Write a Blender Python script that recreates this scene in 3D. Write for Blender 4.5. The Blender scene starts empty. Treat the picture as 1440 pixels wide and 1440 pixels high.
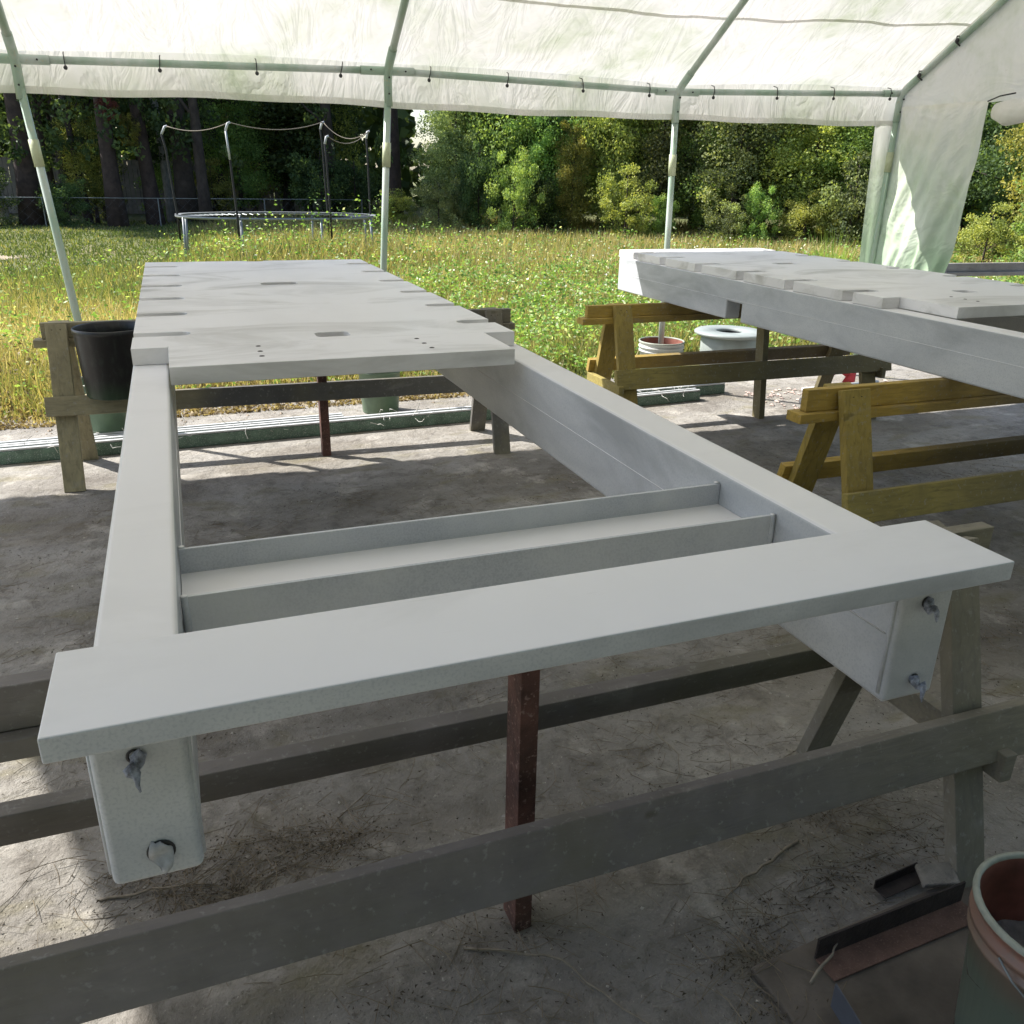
import bpy, bmesh, math, random
import numpy as np
from mathutils import Vector, Matrix, noise as mnoise
random.seed(7); RNG = np.random.default_rng(11)
SC = bpy.context.scene
COL = SC.collection

# ---------------------------------------------------------------- camera, sky, sun, exposure
cam_d = bpy.data.cameras.new('camera'); cam = bpy.data.objects.new('camera', cam_d); COL.objects.link(cam)
YAW, PITCH, ROLL = 0.3709331974, 0.3772878607, 0.0203793560
cy, sy, cp, sp = math.cos(YAW), math.sin(YAW), math.cos(PITCH), math.sin(PITCH)
fwd = Vector((sy*cp, cy*cp, -sp)); right = Vector((cy, -sy, 0)); up = right.cross(fwd)
cr, sr = math.cos(ROLL), math.sin(ROLL)
r2 = right*cr + up*sr; u2 = up*cr - right*sr
M = Matrix.Identity(4)
for i in range(3):
    M[i][0] = r2[i]; M[i][1] = u2[i]; M[i][2] = -fwd[i]
M[0][3], M[1][3], M[2][3] = 0, 0, 1.6
cam.matrix_world = M
cam_d.sensor_width = 36; cam_d.lens = 36*1201.68/1440
cam_d.clip_start = 0.05; cam_d.clip_end = 600
SC.camera = cam

SUN = Vector((-0.70, 0.62, 1.0)).normalized()
w = bpy.data.worlds.new('World'); SC.world = w; w.use_nodes = True
nt = w.node_tree; bg = nt.nodes['Background']
sky = nt.nodes.new('ShaderNodeTexSky'); sky.sky_type = 'NISHITA'; sky.sun_disc = False
sky.sun_elevation = math.asin(SUN.z); sky.sun_rotation = math.atan2(SUN.x, SUN.y)
sky.air_density = 1.0; sky.dust_density = 1.5
nt.links.new(sky.outputs[0], bg.inputs[0]); bg.inputs[1].default_value = 0.12
sl = bpy.data.lights.new('sun', 'SUN'); sl.energy = 5.0; sl.angle = math.radians(0.55); sl.color = (1.0, 0.96, 0.90)
so = bpy.data.objects.new('sun', sl); COL.objects.link(so)
so.rotation_euler = SUN.to_track_quat('Z', 'Y').to_euler()
SC.view_settings.view_transform = 'Standard'; SC.view_settings.look = 'None'
SC.view_settings.exposure = 1.06; SC.view_settings.gamma = 1.0; SC.view_settings.use_curve_mapping = False
SC.render.engine = 'CYCLES'
try:
    SC.cycles.max_bounces = 10; SC.cycles.diffuse_bounces = 5; SC.cycles.transmission_bounces = 6
    SC.cycles.sample_clamp_indirect = 6
except Exception: pass

# ---------------------------------------------------------------- helpers
class MB:
    def __init__(s): s.v = []; s.f = []
    def add(s, vs, fs):
        o = len(s.v); s.v += [tuple(p) for p in vs]; s.f += [tuple(i+o for i in f) for f in fs]; return s
    def box(s, x0, x1, y0, y1, z0, z1):
        return s.add([(x0,y0,z0),(x1,y0,z0),(x1,y1,z0),(x0,y1,z0),(x0,y0,z1),(x1,y0,z1),(x1,y1,z1),(x0,y1,z1)],
                     [(3,2,1,0),(4,5,6,7),(0,1,5,4),(1,2,6,5),(2,3,7,6),(3,0,4,7)])
    def beam(s, p0, p1, side, w, t):
        """board from p0 to p1, width w along 'side', thickness t across"""
        p0 = Vector(p0); p1 = Vector(p1); d = (p1-p0).normalized()
        a = Vector(side); a = (a - d*a.dot(d)).normalized(); b = d.cross(a)
        vs = []
        for p in (p0, p1):
            for (i, j) in ((-1,-1),(1,-1),(1,1),(-1,1)):
                vs.append(p + a*(i*w/2) + b*(j*t/2))
        return s.add(vs, [(3,2,1,0),(4,5,6,7),(0,1,5,4),(1,2,6,5),(2,3,7,6),(3,0,4,7)])
    def tube(s, pts, r, n=10, caps=True):
        pts = [Vector(p) for p in pts]; rs = r if isinstance(r, (list, tuple)) else [r]*len(pts)
        vs = []; ref = None
        for i, p in enumerate(pts):
            d = (pts[min(i+1, len(pts)-1)] - pts[max(i-1, 0)]).normalized()
            if ref is None:
                ref = Vector((0,0,1)) if abs(d.z) < .9 else Vector((1,0,0))
            a = (ref - d*ref.dot(d))
            a = a.normalized() if a.length > 1e-5 else d.orthogonal().normalized()
            b = d.cross(a); ref = a
            for k in range(n):
                t = 2*math.pi*k/n
                vs.append(p + (a*math.cos(t) + b*math.sin(t))*rs[i])
        fs = []
        for i in range(len(pts)-1):
            for k in range(n):
                k2 = (k+1) % n
                fs.append((i*n+k, i*n+k2, (i+1)*n+k2, (i+1)*n+k))
        if caps:
            fs.append(tuple(range(n))[::-1]); fs.append(tuple((len(pts)-1)*n+k for k in range(n)))
        return s.add(vs, fs)
    def lathe(s, prof, cx, cy, n=32):
        vs = []; m = len(prof)
        for (r, z) in prof:
            for k in range(n):
                t = 2*math.pi*k/n; vs.append((cx+r*math.cos(t), cy+r*math.sin(t), z))
        fs = []
        for i in range(m-1):
            for k in range(n):
                k2 = (k+1) % n; fs.append((i*n+k, i*n+k2, (i+1)*n+k2, (i+1)*n+k))
        return s.add(vs, fs)
    def build(s, name, mat, parent=None, bevel=0, smooth=False, seg=2):
        me = bpy.data.meshes.new(name); me.from_pydata(s.v, [], s.f); me.update()
        o = bpy.data.objects.new(name, me); COL.objects.link(o)
        if mat: me.materials.append(mat)
        if parent: o.parent = parent
        if smooth:
            for p in me.polygons: p.use_smooth = True
        if bevel:
            m = o.modifiers.new('bevel', 'BEVEL'); m.width = bevel; m.segments = seg; m.limit_method = 'ANGLE'
            m.harden_normals = True
            for p in me.polygons: p.use_smooth = True
        return o

def empty(name, loc=(0,0,0), rz=0):
    o = bpy.data.objects.new(name, None); COL.objects.link(o); o.empty_display_size = .2
    o.location = loc; o.rotation_euler = (0,0,rz); return o
def tag(o, label=None, cat=None, group=None, kind=None):
    if label: o['label'] = label
    if cat: o['category'] = cat
    if group: o['group'] = group
    if kind: o['kind'] = kind
    return o
def copy_tree(o, parent=None):
    c = o.copy(); COL.objects.link(c); c.parent = parent
    for ch in o.children: copy_tree(ch, c)
    return c

# ---------------------------------------------------------------- materials
def new_mat(name):
    m = bpy.data.materials.new(name); m.use_nodes = True
    return m, m.node_tree, m.node_tree.nodes['Principled BSDF']
def N(nt, t, **kw):
    n = nt.nodes.new(t)
    for k, v in kw.items():
        if k.startswith('i_'): n.inputs[int(k[2:])].default_value = v
        else: setattr(n, k, v)
    return n
def L(nt, a, b): nt.links.new(a, b)
def noise_n(nt, vec, scale, detail=6, rough=.6, dist=0):
    n = nt.nodes.new('ShaderNodeTexNoise'); n.inputs['Scale'].default_value = scale
    n.inputs['Detail'].default_value = detail; n.inputs['Roughness'].default_value = rough
    n.inputs['Distortion'].default_value = dist
    if vec is not None: L(nt, vec, n.inputs['Vector'])
    return n
def ramp(nt, fac, stops):
    r = nt.nodes.new('ShaderNodeValToRGB'); e = r.color_ramp.elements
    while len(e) < len(stops): e.new(.5)
    for i, (p, c) in enumerate(stops):
        e[i].position = p; e[i].color = (c, c, c, 1) if isinstance(c, (int, float)) else (*c, 1)
    L(nt, fac, r.inputs[0]); return r
def mix(nt, fac, a, b, mode='MIX'):
    m = nt.nodes.new('ShaderNodeMix'); m.data_type = 'RGBA'; m.blend_type = mode
    for sock, val in ((m.inputs[0], fac), (m.inputs[6], a), (m.inputs[7], b)):
        if hasattr(val, 'links'): L(nt, val, sock)
        elif isinstance(val, (int, float)): sock.default_value = val
        else: sock.default_value = (*val, 1)
    return m.outputs[2]
def bump(nt, bsdf, h, strength, dist):
    b = nt.nodes.new('ShaderNodeBump'); b.inputs['Strength'].default_value = strength; b.inputs['Distance'].default_value = dist
    L(nt, h, b.inputs['Height']); L(nt, b.outputs[0], bsdf.inputs['Normal']); return b
def coords(nt, which='Object', scale=None):
    tc = nt.nodes.new('ShaderNodeTexCoord'); o = tc.outputs[which]
    if scale:
        mp = nt.nodes.new('ShaderNodeMapping'); mp.inputs['Scale'].default_value = scale
        L(nt, o, mp.inputs['Vector']); return mp.outputs[0]
    return o

def simple(name, col, rough=.6, var=.15, scale=12, bmp=.0, metal=0, speck=None):
    m, nt, b = new_mat(name); v = coords(nt)
    n = noise_n(nt, v, scale)
    lo = tuple(c*(1-var) for c in col); hi = tuple(min(1, c*(1+var)) for c in col)
    r = ramp(nt, n.outputs[0], [(.3, lo), (.7, hi)]); c = r.outputs[0]
    if speck:
        n2 = noise_n(nt, v, scale*9, 3); r2_ = ramp(nt, n2.outputs[0], [(.58, 0), (.68, 1)])
        c = mix(nt, r2_.outputs[0], c, speck)
    L(nt, c, b.inputs['Base Color']); b.inputs['Roughness'].default_value = rough; b.inputs['Metallic'].default_value = metal
    if bmp: bump(nt, b, noise_n(nt, v, scale*4).outputs[0], bmp, .01)
    return m

def steel_paint(name, streak, side):
    m, nt, b = new_mat(name); v = coords(nt)
    big = noise_n(nt, coords(nt, 'Object', (1, .5, 1)), 1.6, 5, .6)
    c = ramp(nt, big.outputs[0], [(.3, (.735, .73, .74)), (.55, (.775, .77, .78)), (.75, (.80, .80, .805))]).outputs[0]
    # dry overspray drifting across the plate, and faint scuffs
    st = noise_n(nt, coords(nt, 'Object', (.8, 1.7, 3)), 1.7, 6, .62, 1.1)
    c = mix(nt, ramp(nt, st.outputs[0], [(.50, 0), (.72, streak)]).outputs[0], c, (.34, .335, .31))
    sc = noise_n(nt, coords(nt, 'Object', (2.5, 14, 3)), 3.0, 6, .7, 1.5)
    c = mix(nt, ramp(nt, sc.outputs[0], [(.66, 0), (.72, .18)]).outputs[0], c, (.45, .44, .42))
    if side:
        # shade painted on the flanks by normal, mixed with mottled dry-sprayed primer
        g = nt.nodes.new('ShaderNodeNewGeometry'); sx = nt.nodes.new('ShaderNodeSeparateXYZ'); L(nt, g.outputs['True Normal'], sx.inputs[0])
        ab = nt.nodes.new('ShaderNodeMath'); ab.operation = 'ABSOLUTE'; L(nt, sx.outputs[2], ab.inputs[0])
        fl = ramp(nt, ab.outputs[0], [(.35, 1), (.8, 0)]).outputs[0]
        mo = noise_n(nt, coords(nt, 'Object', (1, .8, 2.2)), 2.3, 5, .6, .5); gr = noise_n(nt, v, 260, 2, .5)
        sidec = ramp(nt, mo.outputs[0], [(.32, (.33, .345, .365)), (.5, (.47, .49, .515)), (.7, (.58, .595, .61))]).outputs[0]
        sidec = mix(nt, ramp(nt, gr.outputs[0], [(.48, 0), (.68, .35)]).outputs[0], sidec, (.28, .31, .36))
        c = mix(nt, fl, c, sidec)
    L(nt, c, b.inputs['Base Color'])
    L(nt, ramp(nt, noise_n(nt, v, 5).outputs[0], [(.3, .36), (.7, .55)]).outputs[0], b.inputs['Roughness'])
    b.inputs['Specular IOR Level'].default_value = .45
    bump(nt, b, noise_n(nt, v, 160, 3).outputs[0], .03, .0015)
    return m
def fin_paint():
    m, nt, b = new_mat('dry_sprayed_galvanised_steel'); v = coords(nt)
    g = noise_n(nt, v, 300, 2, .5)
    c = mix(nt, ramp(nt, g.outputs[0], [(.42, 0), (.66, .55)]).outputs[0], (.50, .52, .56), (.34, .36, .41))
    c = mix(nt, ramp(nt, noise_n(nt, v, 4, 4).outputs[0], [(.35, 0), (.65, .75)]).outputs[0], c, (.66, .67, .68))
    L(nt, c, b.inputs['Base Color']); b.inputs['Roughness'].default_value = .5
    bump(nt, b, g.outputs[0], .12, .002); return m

def wood(name, bare, coat, cover, axis=(3.0, 20, 20)):
    """timber; overspray 'coat' covers the middle (cover = list of (x, amount) along the length)"""
    m, nt, b = new_mat(name); v = coords(nt)
    gr = noise_n(nt, coords(nt, 'Object', axis), 3.0, 6, .6, .8)
    dark = tuple(c*.62 for c in bare); lt = tuple(min(1, c*1.18) for c in bare)
    c = ramp(nt, gr.outputs[0], [(.28, dark), (.5, bare), (.72, lt)]).outputs[0]
    sx = nt.nodes.new('ShaderNodeSeparateXYZ'); L(nt, v, sx.inputs[0])
    nz = noise_n(nt, v, 2.5, 4)
    ad = nt.nodes.new('ShaderNodeMath'); ad.operation = 'MULTIPLY_ADD'
    L(nt, nz.outputs[0], ad.inputs[0]); ad.inputs[1].default_value = .9; L(nt, sx.outputs[0], ad.inputs[2])
    mr = nt.nodes.new('ShaderNodeMapRange'); L(nt, ad.outputs[0], mr.inputs[0])
    mr.inputs[1].default_value = -4 + .45; mr.inputs[2].default_value = 4 + .45
    cr_ = ramp(nt, mr.outputs[0], [((x+4)/8, a) for x, a in cover])
    cn = noise_n(nt, v, 9, 5)
    coatc = ramp(nt, cn.outputs[0], [(.3, tuple(q*.78 for q in coat)), (.7, tuple(q*1.15 for q in coat))]).outputs[0]
    c = mix(nt, cr_.outputs[0], c, coatc)
    sf = noise_n(nt, coords(nt, 'Object', (2.2, 5, 5)), 1.9, 5, .6, .6)
    c = mix(nt, ramp(nt, sf.outputs[0], [(.60, 0), (.74, .45)]).outputs[0], c, (.29, .28, .27))
    # knots and grime
    bl = noise_n(nt, v, 3.1, 6, .65, .4)
    c = mix(nt, ramp(nt, bl.outputs[0], [(.42, 0), (.66, .55)]).outputs[0], c, tuple(q*.42+.02 for q in bare))
    kn = noise_n(nt, coords(nt, 'Object', (6, 14, 14)), 1.1, 2)
    c = mix(nt, ramp(nt, kn.outputs[0], [(.70, 0), (.76, .6)]).outputs[0], c, tuple(q*.25 for q in bare))
    ch = noise_n(nt, v, 60, 3)
    c = mix(nt, ramp(nt, ch.outputs[0], [(.60, 0), (.70, .45)]).outputs[0], c, (.30, .30, .29))
    L(nt, c, b.inputs['Base Color']); b.inputs['Roughness'].default_value = .78
    bump(nt, b, gr.outputs[0], .5, .004); return m

def tarp_mat():
    m = bpy.data.materials.new('woven_white_tarp'); m.use_nodes = True; nt = m.node_tree
    for n in list(nt.nodes):
        if n.type != 'OUTPUT_MATERIAL': nt.nodes.remove(n)
    out = nt.nodes['Material Output']; v = coords(nt)
    base = ramp(nt, noise_n(nt, v, 1.1, 5, .6).outputs[0], [(.3, (.845, .82, .785)), (.7, (.89, .872, .845))]).outputs[0]
    # green overspray drifting over parts of the cloth: pigment patches
    gn = noise_n(nt, coords(nt, 'Object', (1, 1.6, 1)), .95, 5, .62, .5)
    fine = noise_n(nt, v, 9, 5)
    mm = nt.nodes.new('ShaderNodeMath'); mm.operation = 'MULTIPLY'
    L(nt, ramp(nt, gn.outputs[0], [(.46, 0), (.66, 1)]).outputs[0], mm.inputs[0])
    L(nt, ramp(nt, fine.outputs[0], [(.30, .25), (.7, .9)]).outputs[0], mm.inputs[1])
    c = mix(nt, mm.outputs[0], base, (.52, .575, .40))
    # heavier green low down (skirt of the curtain and hem of the valance)
    sx = nt.nodes.new('ShaderNodeSeparateXYZ'); L(nt, v, sx.inputs[0])
    az = nt.nodes.new('ShaderNodeMath'); az.operation = 'MULTIPLY_ADD'
    L(nt, noise_n(nt, v, 3.2, 5).outputs[0], az.inputs[0]); az.inputs[1].default_value = .9; L(nt, sx.outputs[2], az.inputs[2])
    mr = nt.nodes.new('ShaderNodeMapRange'); L(nt, az.outputs[0], mr.inputs[0])
    mr.inputs[1].default_value = 1.3; mr.inputs[2].default_value = 2.55; mr.inputs[3].default_value = .85; mr.inputs[4].default_value = 0
    c = mix(nt, mr.outputs[0], c, (.30, .45, .28))
    dirt = noise_n(nt, v, 30, 4)
    c = mix(nt, ramp(nt, dirt.outputs[0], [(.62, 0), (.8, .25)]).outputs[0], c, (.45, .42, .34))
    d = nt.nodes.new('ShaderNodeBsdfDiffuse'); t = nt.nodes.new('ShaderNodeBsdfTranslucent'); ms = nt.nodes.new('ShaderNodeMixShader')
    L(nt, c, d.inputs[0]); L(nt, c, t.inputs[0]); ms.inputs[0].default_value = .25
    wr = noise_n(nt, coords(nt, 'Object', (2.6, .8, 1.1)), 1.8, 4, .55, .8)
    bp = nt.nodes.new('ShaderNodeBump'); bp.inputs['Strength'].default_value = .30; bp.inputs['Distance'].default_value = .03
    rg = ramp(nt, wr.outputs[0], [(.38, 0), (.5, 1), (.62, 0)])
    L(nt, rg.outputs[0], bp.inputs['Height'])
    for s_ in (d, t): L(nt, bp.outputs[0], s_.inputs['Normal'])
    L(nt, d.outputs[0], ms.inputs[1]); L(nt, t.outputs[0], ms.inputs[2]); L(nt, ms.outputs[0], out.inputs[0])
    return m

def leaf_mat(name, stops, transl=.42, rough=.6):
    m = bpy.data.materials.new(name); m.use_nodes = True; nt = m.node_tree
    b = nt.nodes['Principled BSDF']; out = nt.nodes['Material Output']
    at = nt.nodes.new('ShaderNodeAttribute'); at.attribute_name = 'rnd'
    oi = nt.nodes.new('ShaderNodeObjectInfo')
    c = ramp(nt, at.outputs['Fac'], stops).outputs[0]
    hs = nt.nodes.new('ShaderNodeHueSaturation'); hs.inputs['Saturation'].default_value = .86; b.inputs['Specular IOR Level'].default_value = .22; L(nt, c, hs.inputs['Color'])
    mr = nt.nodes.new('ShaderNodeMapRange'); L(nt, oi.outputs['Random'], mr.inputs[0]); mr.inputs[3].default_value = .95; mr.inputs[4].default_value = 1.45
    L(nt, mr.outputs[0], hs.inputs['Value'])
    mh = nt.nodes.new('ShaderNodeMapRange'); L(nt, oi.outputs['Random'], mh.inputs[0]); mh.inputs[3].default_value = .485; mh.inputs[4].default_value = .512
    L(nt, mh.outputs[0], hs.inputs['Hue'])
    L(nt, hs.outputs[0], b.inputs['Base Color']); b.inputs['Roughness'].default_value = rough
    t = nt.nodes.new('ShaderNodeBsdfTranslucent')
    L(nt, mix(nt, 1.0, hs.outputs[0], (1.25, 1.2, .55), 'MULTIPLY'), t.inputs[0])
    ms = nt.nodes.new('ShaderNodeMixShader'); ms.inputs[0].default_value = transl
    L(nt, b.outputs[0], ms.inputs[1]); L(nt, t.outputs[0], ms.inputs[2]); L(nt, ms.outputs[0], out.inputs[0])
    return m

def pad_mat(nm, k_):
    m, nt, b = new_mat(nm); v = coords(nt)
    n1 = noise_n(nt, coords(nt, 'Object', (.55, 1.2, 1)), 1.5, 8, .62, .6); n2 = noise_n(nt, v, 7, 8, .7, .3); n3 = noise_n(nt, v, 46, 6, .7)
    c = ramp(nt, n1.outputs[0], [(.28, (.105, .098, .092)), (.42, (.165, .160, .152)), (.58, (.225, .222, .215)), (.75, (.30, .29, .275))]).outputs[0]
    br = noise_n(nt, coords(nt, 'Object', (.7, 1.5, 1)), 1.1, 6, .6, .4)
    c = mix(nt, ramp(nt, br.outputs[0], [(.50, 0), (.68, .55)]).outputs[0], c, (.125, .108, .080))   # soil washed over it
    c = mix(nt, ramp(nt, n2.outputs[0], [(.50, 0), (.66, .55)]).outputs[0], c, (.07, .062, .054))
    c = mix(nt, ramp(nt, noise_n(nt, v, 19, 6, .75, .5).outputs[0], [(.53, 0), (.64, .40)]).outputs[0], c, (.062, .056, .042))
    c = mix(nt, ramp(nt, noise_n(nt, coords(nt, 'Object', (1, 2.2, 1)), 2.6, 5, .6, .3).outputs[0], [(.55, 0), (.68, .6)]).outputs[0], c, (.135, .125, .075))
    c = mix(nt, ramp(nt, n3.outputs[0], [(.60, 0), (.70, .7)]).outputs[0], c, (.045, .038, .030))
    c = mix(nt, ramp(nt, noise_n(nt, v, 130, 3).outputs[0], [(.66, 0), (.74, .7)]).outputs[0], c, (.42, .42, .38))
    c = mix(nt, ramp(nt, noise_n(nt, v, 3.3, 6, .7).outputs[0], [(.56, 0), (.66, .45)]).outputs[0], c, (.40, .39, .37))
    c = mix(nt, 1.0, c, (k_*1.13, k_*1.08, k_*1.01), 'MULTIPLY')
    L(nt, c, b.inputs['Base Color']); b.inputs['Roughness'].default_value = .92
    ad = nt.nodes.new('ShaderNodeMath'); ad.operation = 'MULTIPLY_ADD'; L(nt, n3.outputs[0], ad.inputs[0]); ad.inputs[1].default_value = .35
    L(nt, n2.outputs[0], ad.inputs[2]); bump(nt, b, ad.outputs[0], .9, .03)
    return m
def ground_mat():
    m, nt, b = new_mat('field_soil'); v = coords(nt)
    n1 = noise_n(nt, v, .35, 8, .65); n2 = noise_n(nt, v, 5, 8, .7)
    c = ramp(nt, n1.outputs[0], [(.35, (.10, .13, .03)), (.5, (.13, .14, .045)), (.65, (.19, .165, .07))]).outputs[0]
    c = mix(nt, ramp(nt, n2.outputs[0], [(.45, 0), (.65, .6)]).outputs[0], c, (.07, .075, .025))
    L(nt, c, b.inputs['Base Color']); b.inputs['Roughness'].default_value = .95
    bump(nt, b, n2.outputs[0], .8, .06); return m

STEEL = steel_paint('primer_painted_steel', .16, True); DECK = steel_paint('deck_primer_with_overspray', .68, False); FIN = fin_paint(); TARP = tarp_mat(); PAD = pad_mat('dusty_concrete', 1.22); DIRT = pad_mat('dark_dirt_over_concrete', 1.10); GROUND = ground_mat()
W_GREY = wood('grey_oversprayed_timber', (.26, .24, .15), (.150, .138, .148), [(-1, .75), (.9, .95), (1.75, .5), (2.2, .3)])
W_OLIVE = wood('olive_oversprayed_timber', (.33, .29, .17), (.09, .09, .095), [(-1.0, .0), (-.25, .25), (.15, .95), (1.7, .9), (2.1, .25)])
W_YELLOW = wood('yellow_treated_timber', (.45, .31, .06), (.10, .085, .065), [(-3.9, .0), (2.7, .08), (3.2, .65), (3.7, .93), (3.9, .93)])
W_YELLOLV = wood('yellow_olive_timber', (.32, .26, .07), (.10, .09, .062), [(-3.9, .05), (2.7, .12), (3.1, .45), (3.7, .85), (3.9, .85)])
LEG = (18, 20, 2.4)
W_GREY_L = wood('grey_oversprayed_leg', (.26, .24, .15), (.150, .138, .148), [(-1, .75), (.9, .95), (1.75, .5), (2.2, .3)], LEG)
W_OLIVE_L = wood('olive_leg', (.33, .29, .17), (.09, .09, .095), [(-1.0, .0), (-.25, .15), (.15, .95), (1.7, .9), (2.1, .25)], LEG)
W_YO_L = wood('yellow_olive_leg', (.36, .27, .06), (.10, .09, .062), [(-3.9, .05), (2.7, .12), (3.1, .45), (3.7, .85), (3.9, .85)], LEG)
W_WEATHER = wood('weathered_grey_timber', (.30, .27, .235), (.36, .36, .37), [(-3, .2), (0, .4), (3.9, .3)])
def pole_mat():
    m, nt, b = new_mat('oversprayed_white_tube'); v = coords(nt)
    n = noise_n(nt, coords(nt, 'Object', (2, 2, .8)), 1.7, 5, .6)
    c = mix(nt, ramp(nt, n.outputs[0], [(.34, 0), (.58, 1)]).outputs[0], (.56, .60, .58), (.30, .41, .32))
    c = mix(nt, ramp(nt, noise_n(nt, v, 60, 3).outputs[0], [(.6, 0), (.72, .6)]).outputs[0], c, (.5, .42, .25))
    L(nt, c, b.inputs['Base Color']); b.inputs['Roughness'].default_value = .35; return m
POLE = pole_mat()
SLEEVE = simple('olive_stained_sleeve', (.42, .46, .30), .45, .15, 20)
DARK = simple('black_rubber', (.02, .02, .022), .5, .2, 20)
def bin_mat(name, body, over, z0, z1):
    m, nt, b = new_mat(name); v = coords(nt)
    sx = nt.nodes.new('ShaderNodeSeparateXYZ'); L(nt, v, sx.inputs[0])
    a = nt.nodes.new('ShaderNodeMath'); a.operation = 'MULTIPLY_ADD'; L(nt, noise_n(nt, v, 6, 4).outputs[0], a.inputs[0]); a.inputs[1].default_value = .12; L(nt, sx.outputs[2], a.inputs[2])
    mr = nt.nodes.new('ShaderNodeMapRange'); L(nt, a.outputs[0], mr.inputs[0]); mr.inputs[1].default_value = z0+.06; mr.inputs[2].default_value = z1+.06
    c = mix(nt, mr.outputs[0], over, body)
    c = mix(nt, ramp(nt, noise_n(nt, coords(nt, 'Object', (9, 9, 3)), 5, 5, .7).outputs[0], [(.5, 0), (.75, .35)]).outputs[0], c, tuple(q*.55+.05 for q in over))
    L(nt, c, b.inputs['Base Color']); b.inputs['Roughness'].default_value = .38; return m
BIN = bin_mat('black_bin_with_green_mist', (.012, .012, .013), (.03, .085, .035), -.1, .10)
BUCKET_OUT = bin_mat('bucket_green_over_orange', (.33, .10, .07), (.16, .20, .165), .22, .44)
BUCKET_MID = bin_mat('bucket_white_rim_green', (.55, .55, .52), (.16, .24, .15), .17, .34)
BUCKET_IN = simple('orange_red_bucket_inside', (.21, .075, .052), .65, .5, 8)
RIMM = simple('grey_green_misted_rim', (.30, .32, .27), .5, .2, 30)
GREENPL = simple('green_oversprayed_plastic', (.13, .19, .125), .45, .2, 10)
CONCF = simple('bucket_concrete_fill', (.20, .185, .165), .95, .35, 25, .8)
RUST = simple('rusty_steel', (.13, .075, .058), .8, .35, 22, .4, .1, (.22, .14, .11))
DKRUST = simple('dark_rusted_steel', (.028, .020, .019), .75, .4, 22, .4, .1)
REDPOST = simple('red_brown_stained_post', (.085, .038, .030), .75, .7, 9, .8, 0, (.22, .14, .12))
PIPE_G = simple('green_sprayed_rail', (.085, .145, .105), .5, .35, 18, .1, 0, (.4, .44, .42))
PIPE_W = simple('white_sprayed_rail', (.46, .47, .48), .5, .12, 18)
FILM = simple('grey_twisted_film', (.24, .26, .32), .35, .75, 130, .3)
WIRE = simple('pale_wire', (.55, .54, .50), .5, .3, 20)
STRAW = simple('dry_pine_straw', (.17, .135, .09), .85, .4, 30)
DEBRIS = simple('dark_leaf_litter', (.05, .038, .025), .9, .5, 40)
TWIG = simple('pale_twig_bark', (.21, .18, .14), .85, .3, 40)
BARK = simple('dark_pine_bark', (.055, .042, .036), .95, .45, 6, .9)
BARK_R = simple('reddish_pine_bark', (.058, .040, .035), .95, .4, 6, .9)
BARK_P = simple('pale_birch_like_bark', (.26, .25, .23), .9, .35, 6, .5)
FENCEW = simple('grey_brown_fence_board', (.23, .20, .17), .9, .3, 3)
GALV = simple('galvanised_tube', (.27, .29, .30), .5, .15, 15, 0, .5)
BLACKT = simple('black_foam_tube', (.013, .013, .014), .6, .2, 12)
BLUISH = simple('blue_grey_steel_offcut', (.075, .085, .11), .45, .2, 12)
SLAB = simple('worn_slab', (.115, .097, .080), .92, .35, 7, .6)
TUBG = simple('grey_spool_plastic', (.27, .30, .29), .5, .12, 10)

# ---------------------------------------------------------------- ground and pad
def grid_obj(name, xs, ys, zf, mat):
    nx, ny = len(xs), len(ys)
    v = [(x, y, zf(x, y)) for y in ys for x in xs]
    f = [(j*nx+i, j*nx+i+1, (j+1)*nx+i+1, (j+1)*nx+i) for j in range(ny-1) for i in range(nx-1)]
    o = MB().add(v, f).build(name, mat, smooth=True); return o
g = grid_obj('ground', [-300, -60, -20, 0, 20, 60, 300], [-300, -60, -20, 0, 20, 60, 300], lambda x, y: 0, GROUND)
tag(g, kind='structure')
# concrete pad with a wandering far edge
def edge_y(x): return 6.42 + .13*math.sin(x*1.7) + .08*math.sin(x*4.3+1) + (.25 if x > 4.6 else 0)
xs = [-9 + .25*i for i in range(97)]
vv = [(x, -5, .004) for x in xs] + [(x, edge_y(x), .004) for x in xs]; n = len(xs)
pad = MB().add(vv, [(i, i+1, n+i+1, n+i) for i in range(n-1)]).build('concrete_pad', PAD); tag(pad, kind='structure')
# soil crust lying over the near part, real relief
def crust_z(x, y):
    h = mnoise.noise(Vector((x*2.2, y*2.2, 3)))*.014 + .010*abs(mnoise.noise(Vector((x*5, y*7, 6)))) + mnoise.noise(Vector((x*9, y*9, 1)))*.006 + mnoise.noise(Vector((x*26, y*26, 5)))*.003
    return max(.0045, .010 + h)
xs = [-1.6 + .022*i for i in range(250)]; ys = [.55 + .022*i for i in range(195)]
crust = grid_obj('dirt', xs, ys, lambda x, y: crust_z(x, y) if (-1.55 < x < 3.85 and .6 < y < 4.8) else .0045, DIRT); tag(crust, kind='structure')
sand = MB().add([(-3.5+1.0*math.cos(a)*(1+.2*math.sin(3*a)), 18.2+.8*math.sin(a)*(1+.15*math.sin(5*a)), .008) for a in [i*math.pi/14 for i in range(28)]], [tuple(range(28))])
so_ = sand.build('bare_sand_patch', simple('pale_sand', (.30, .25, .17), .95, .2, 3)); tag(so_, kind='structure')

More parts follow.
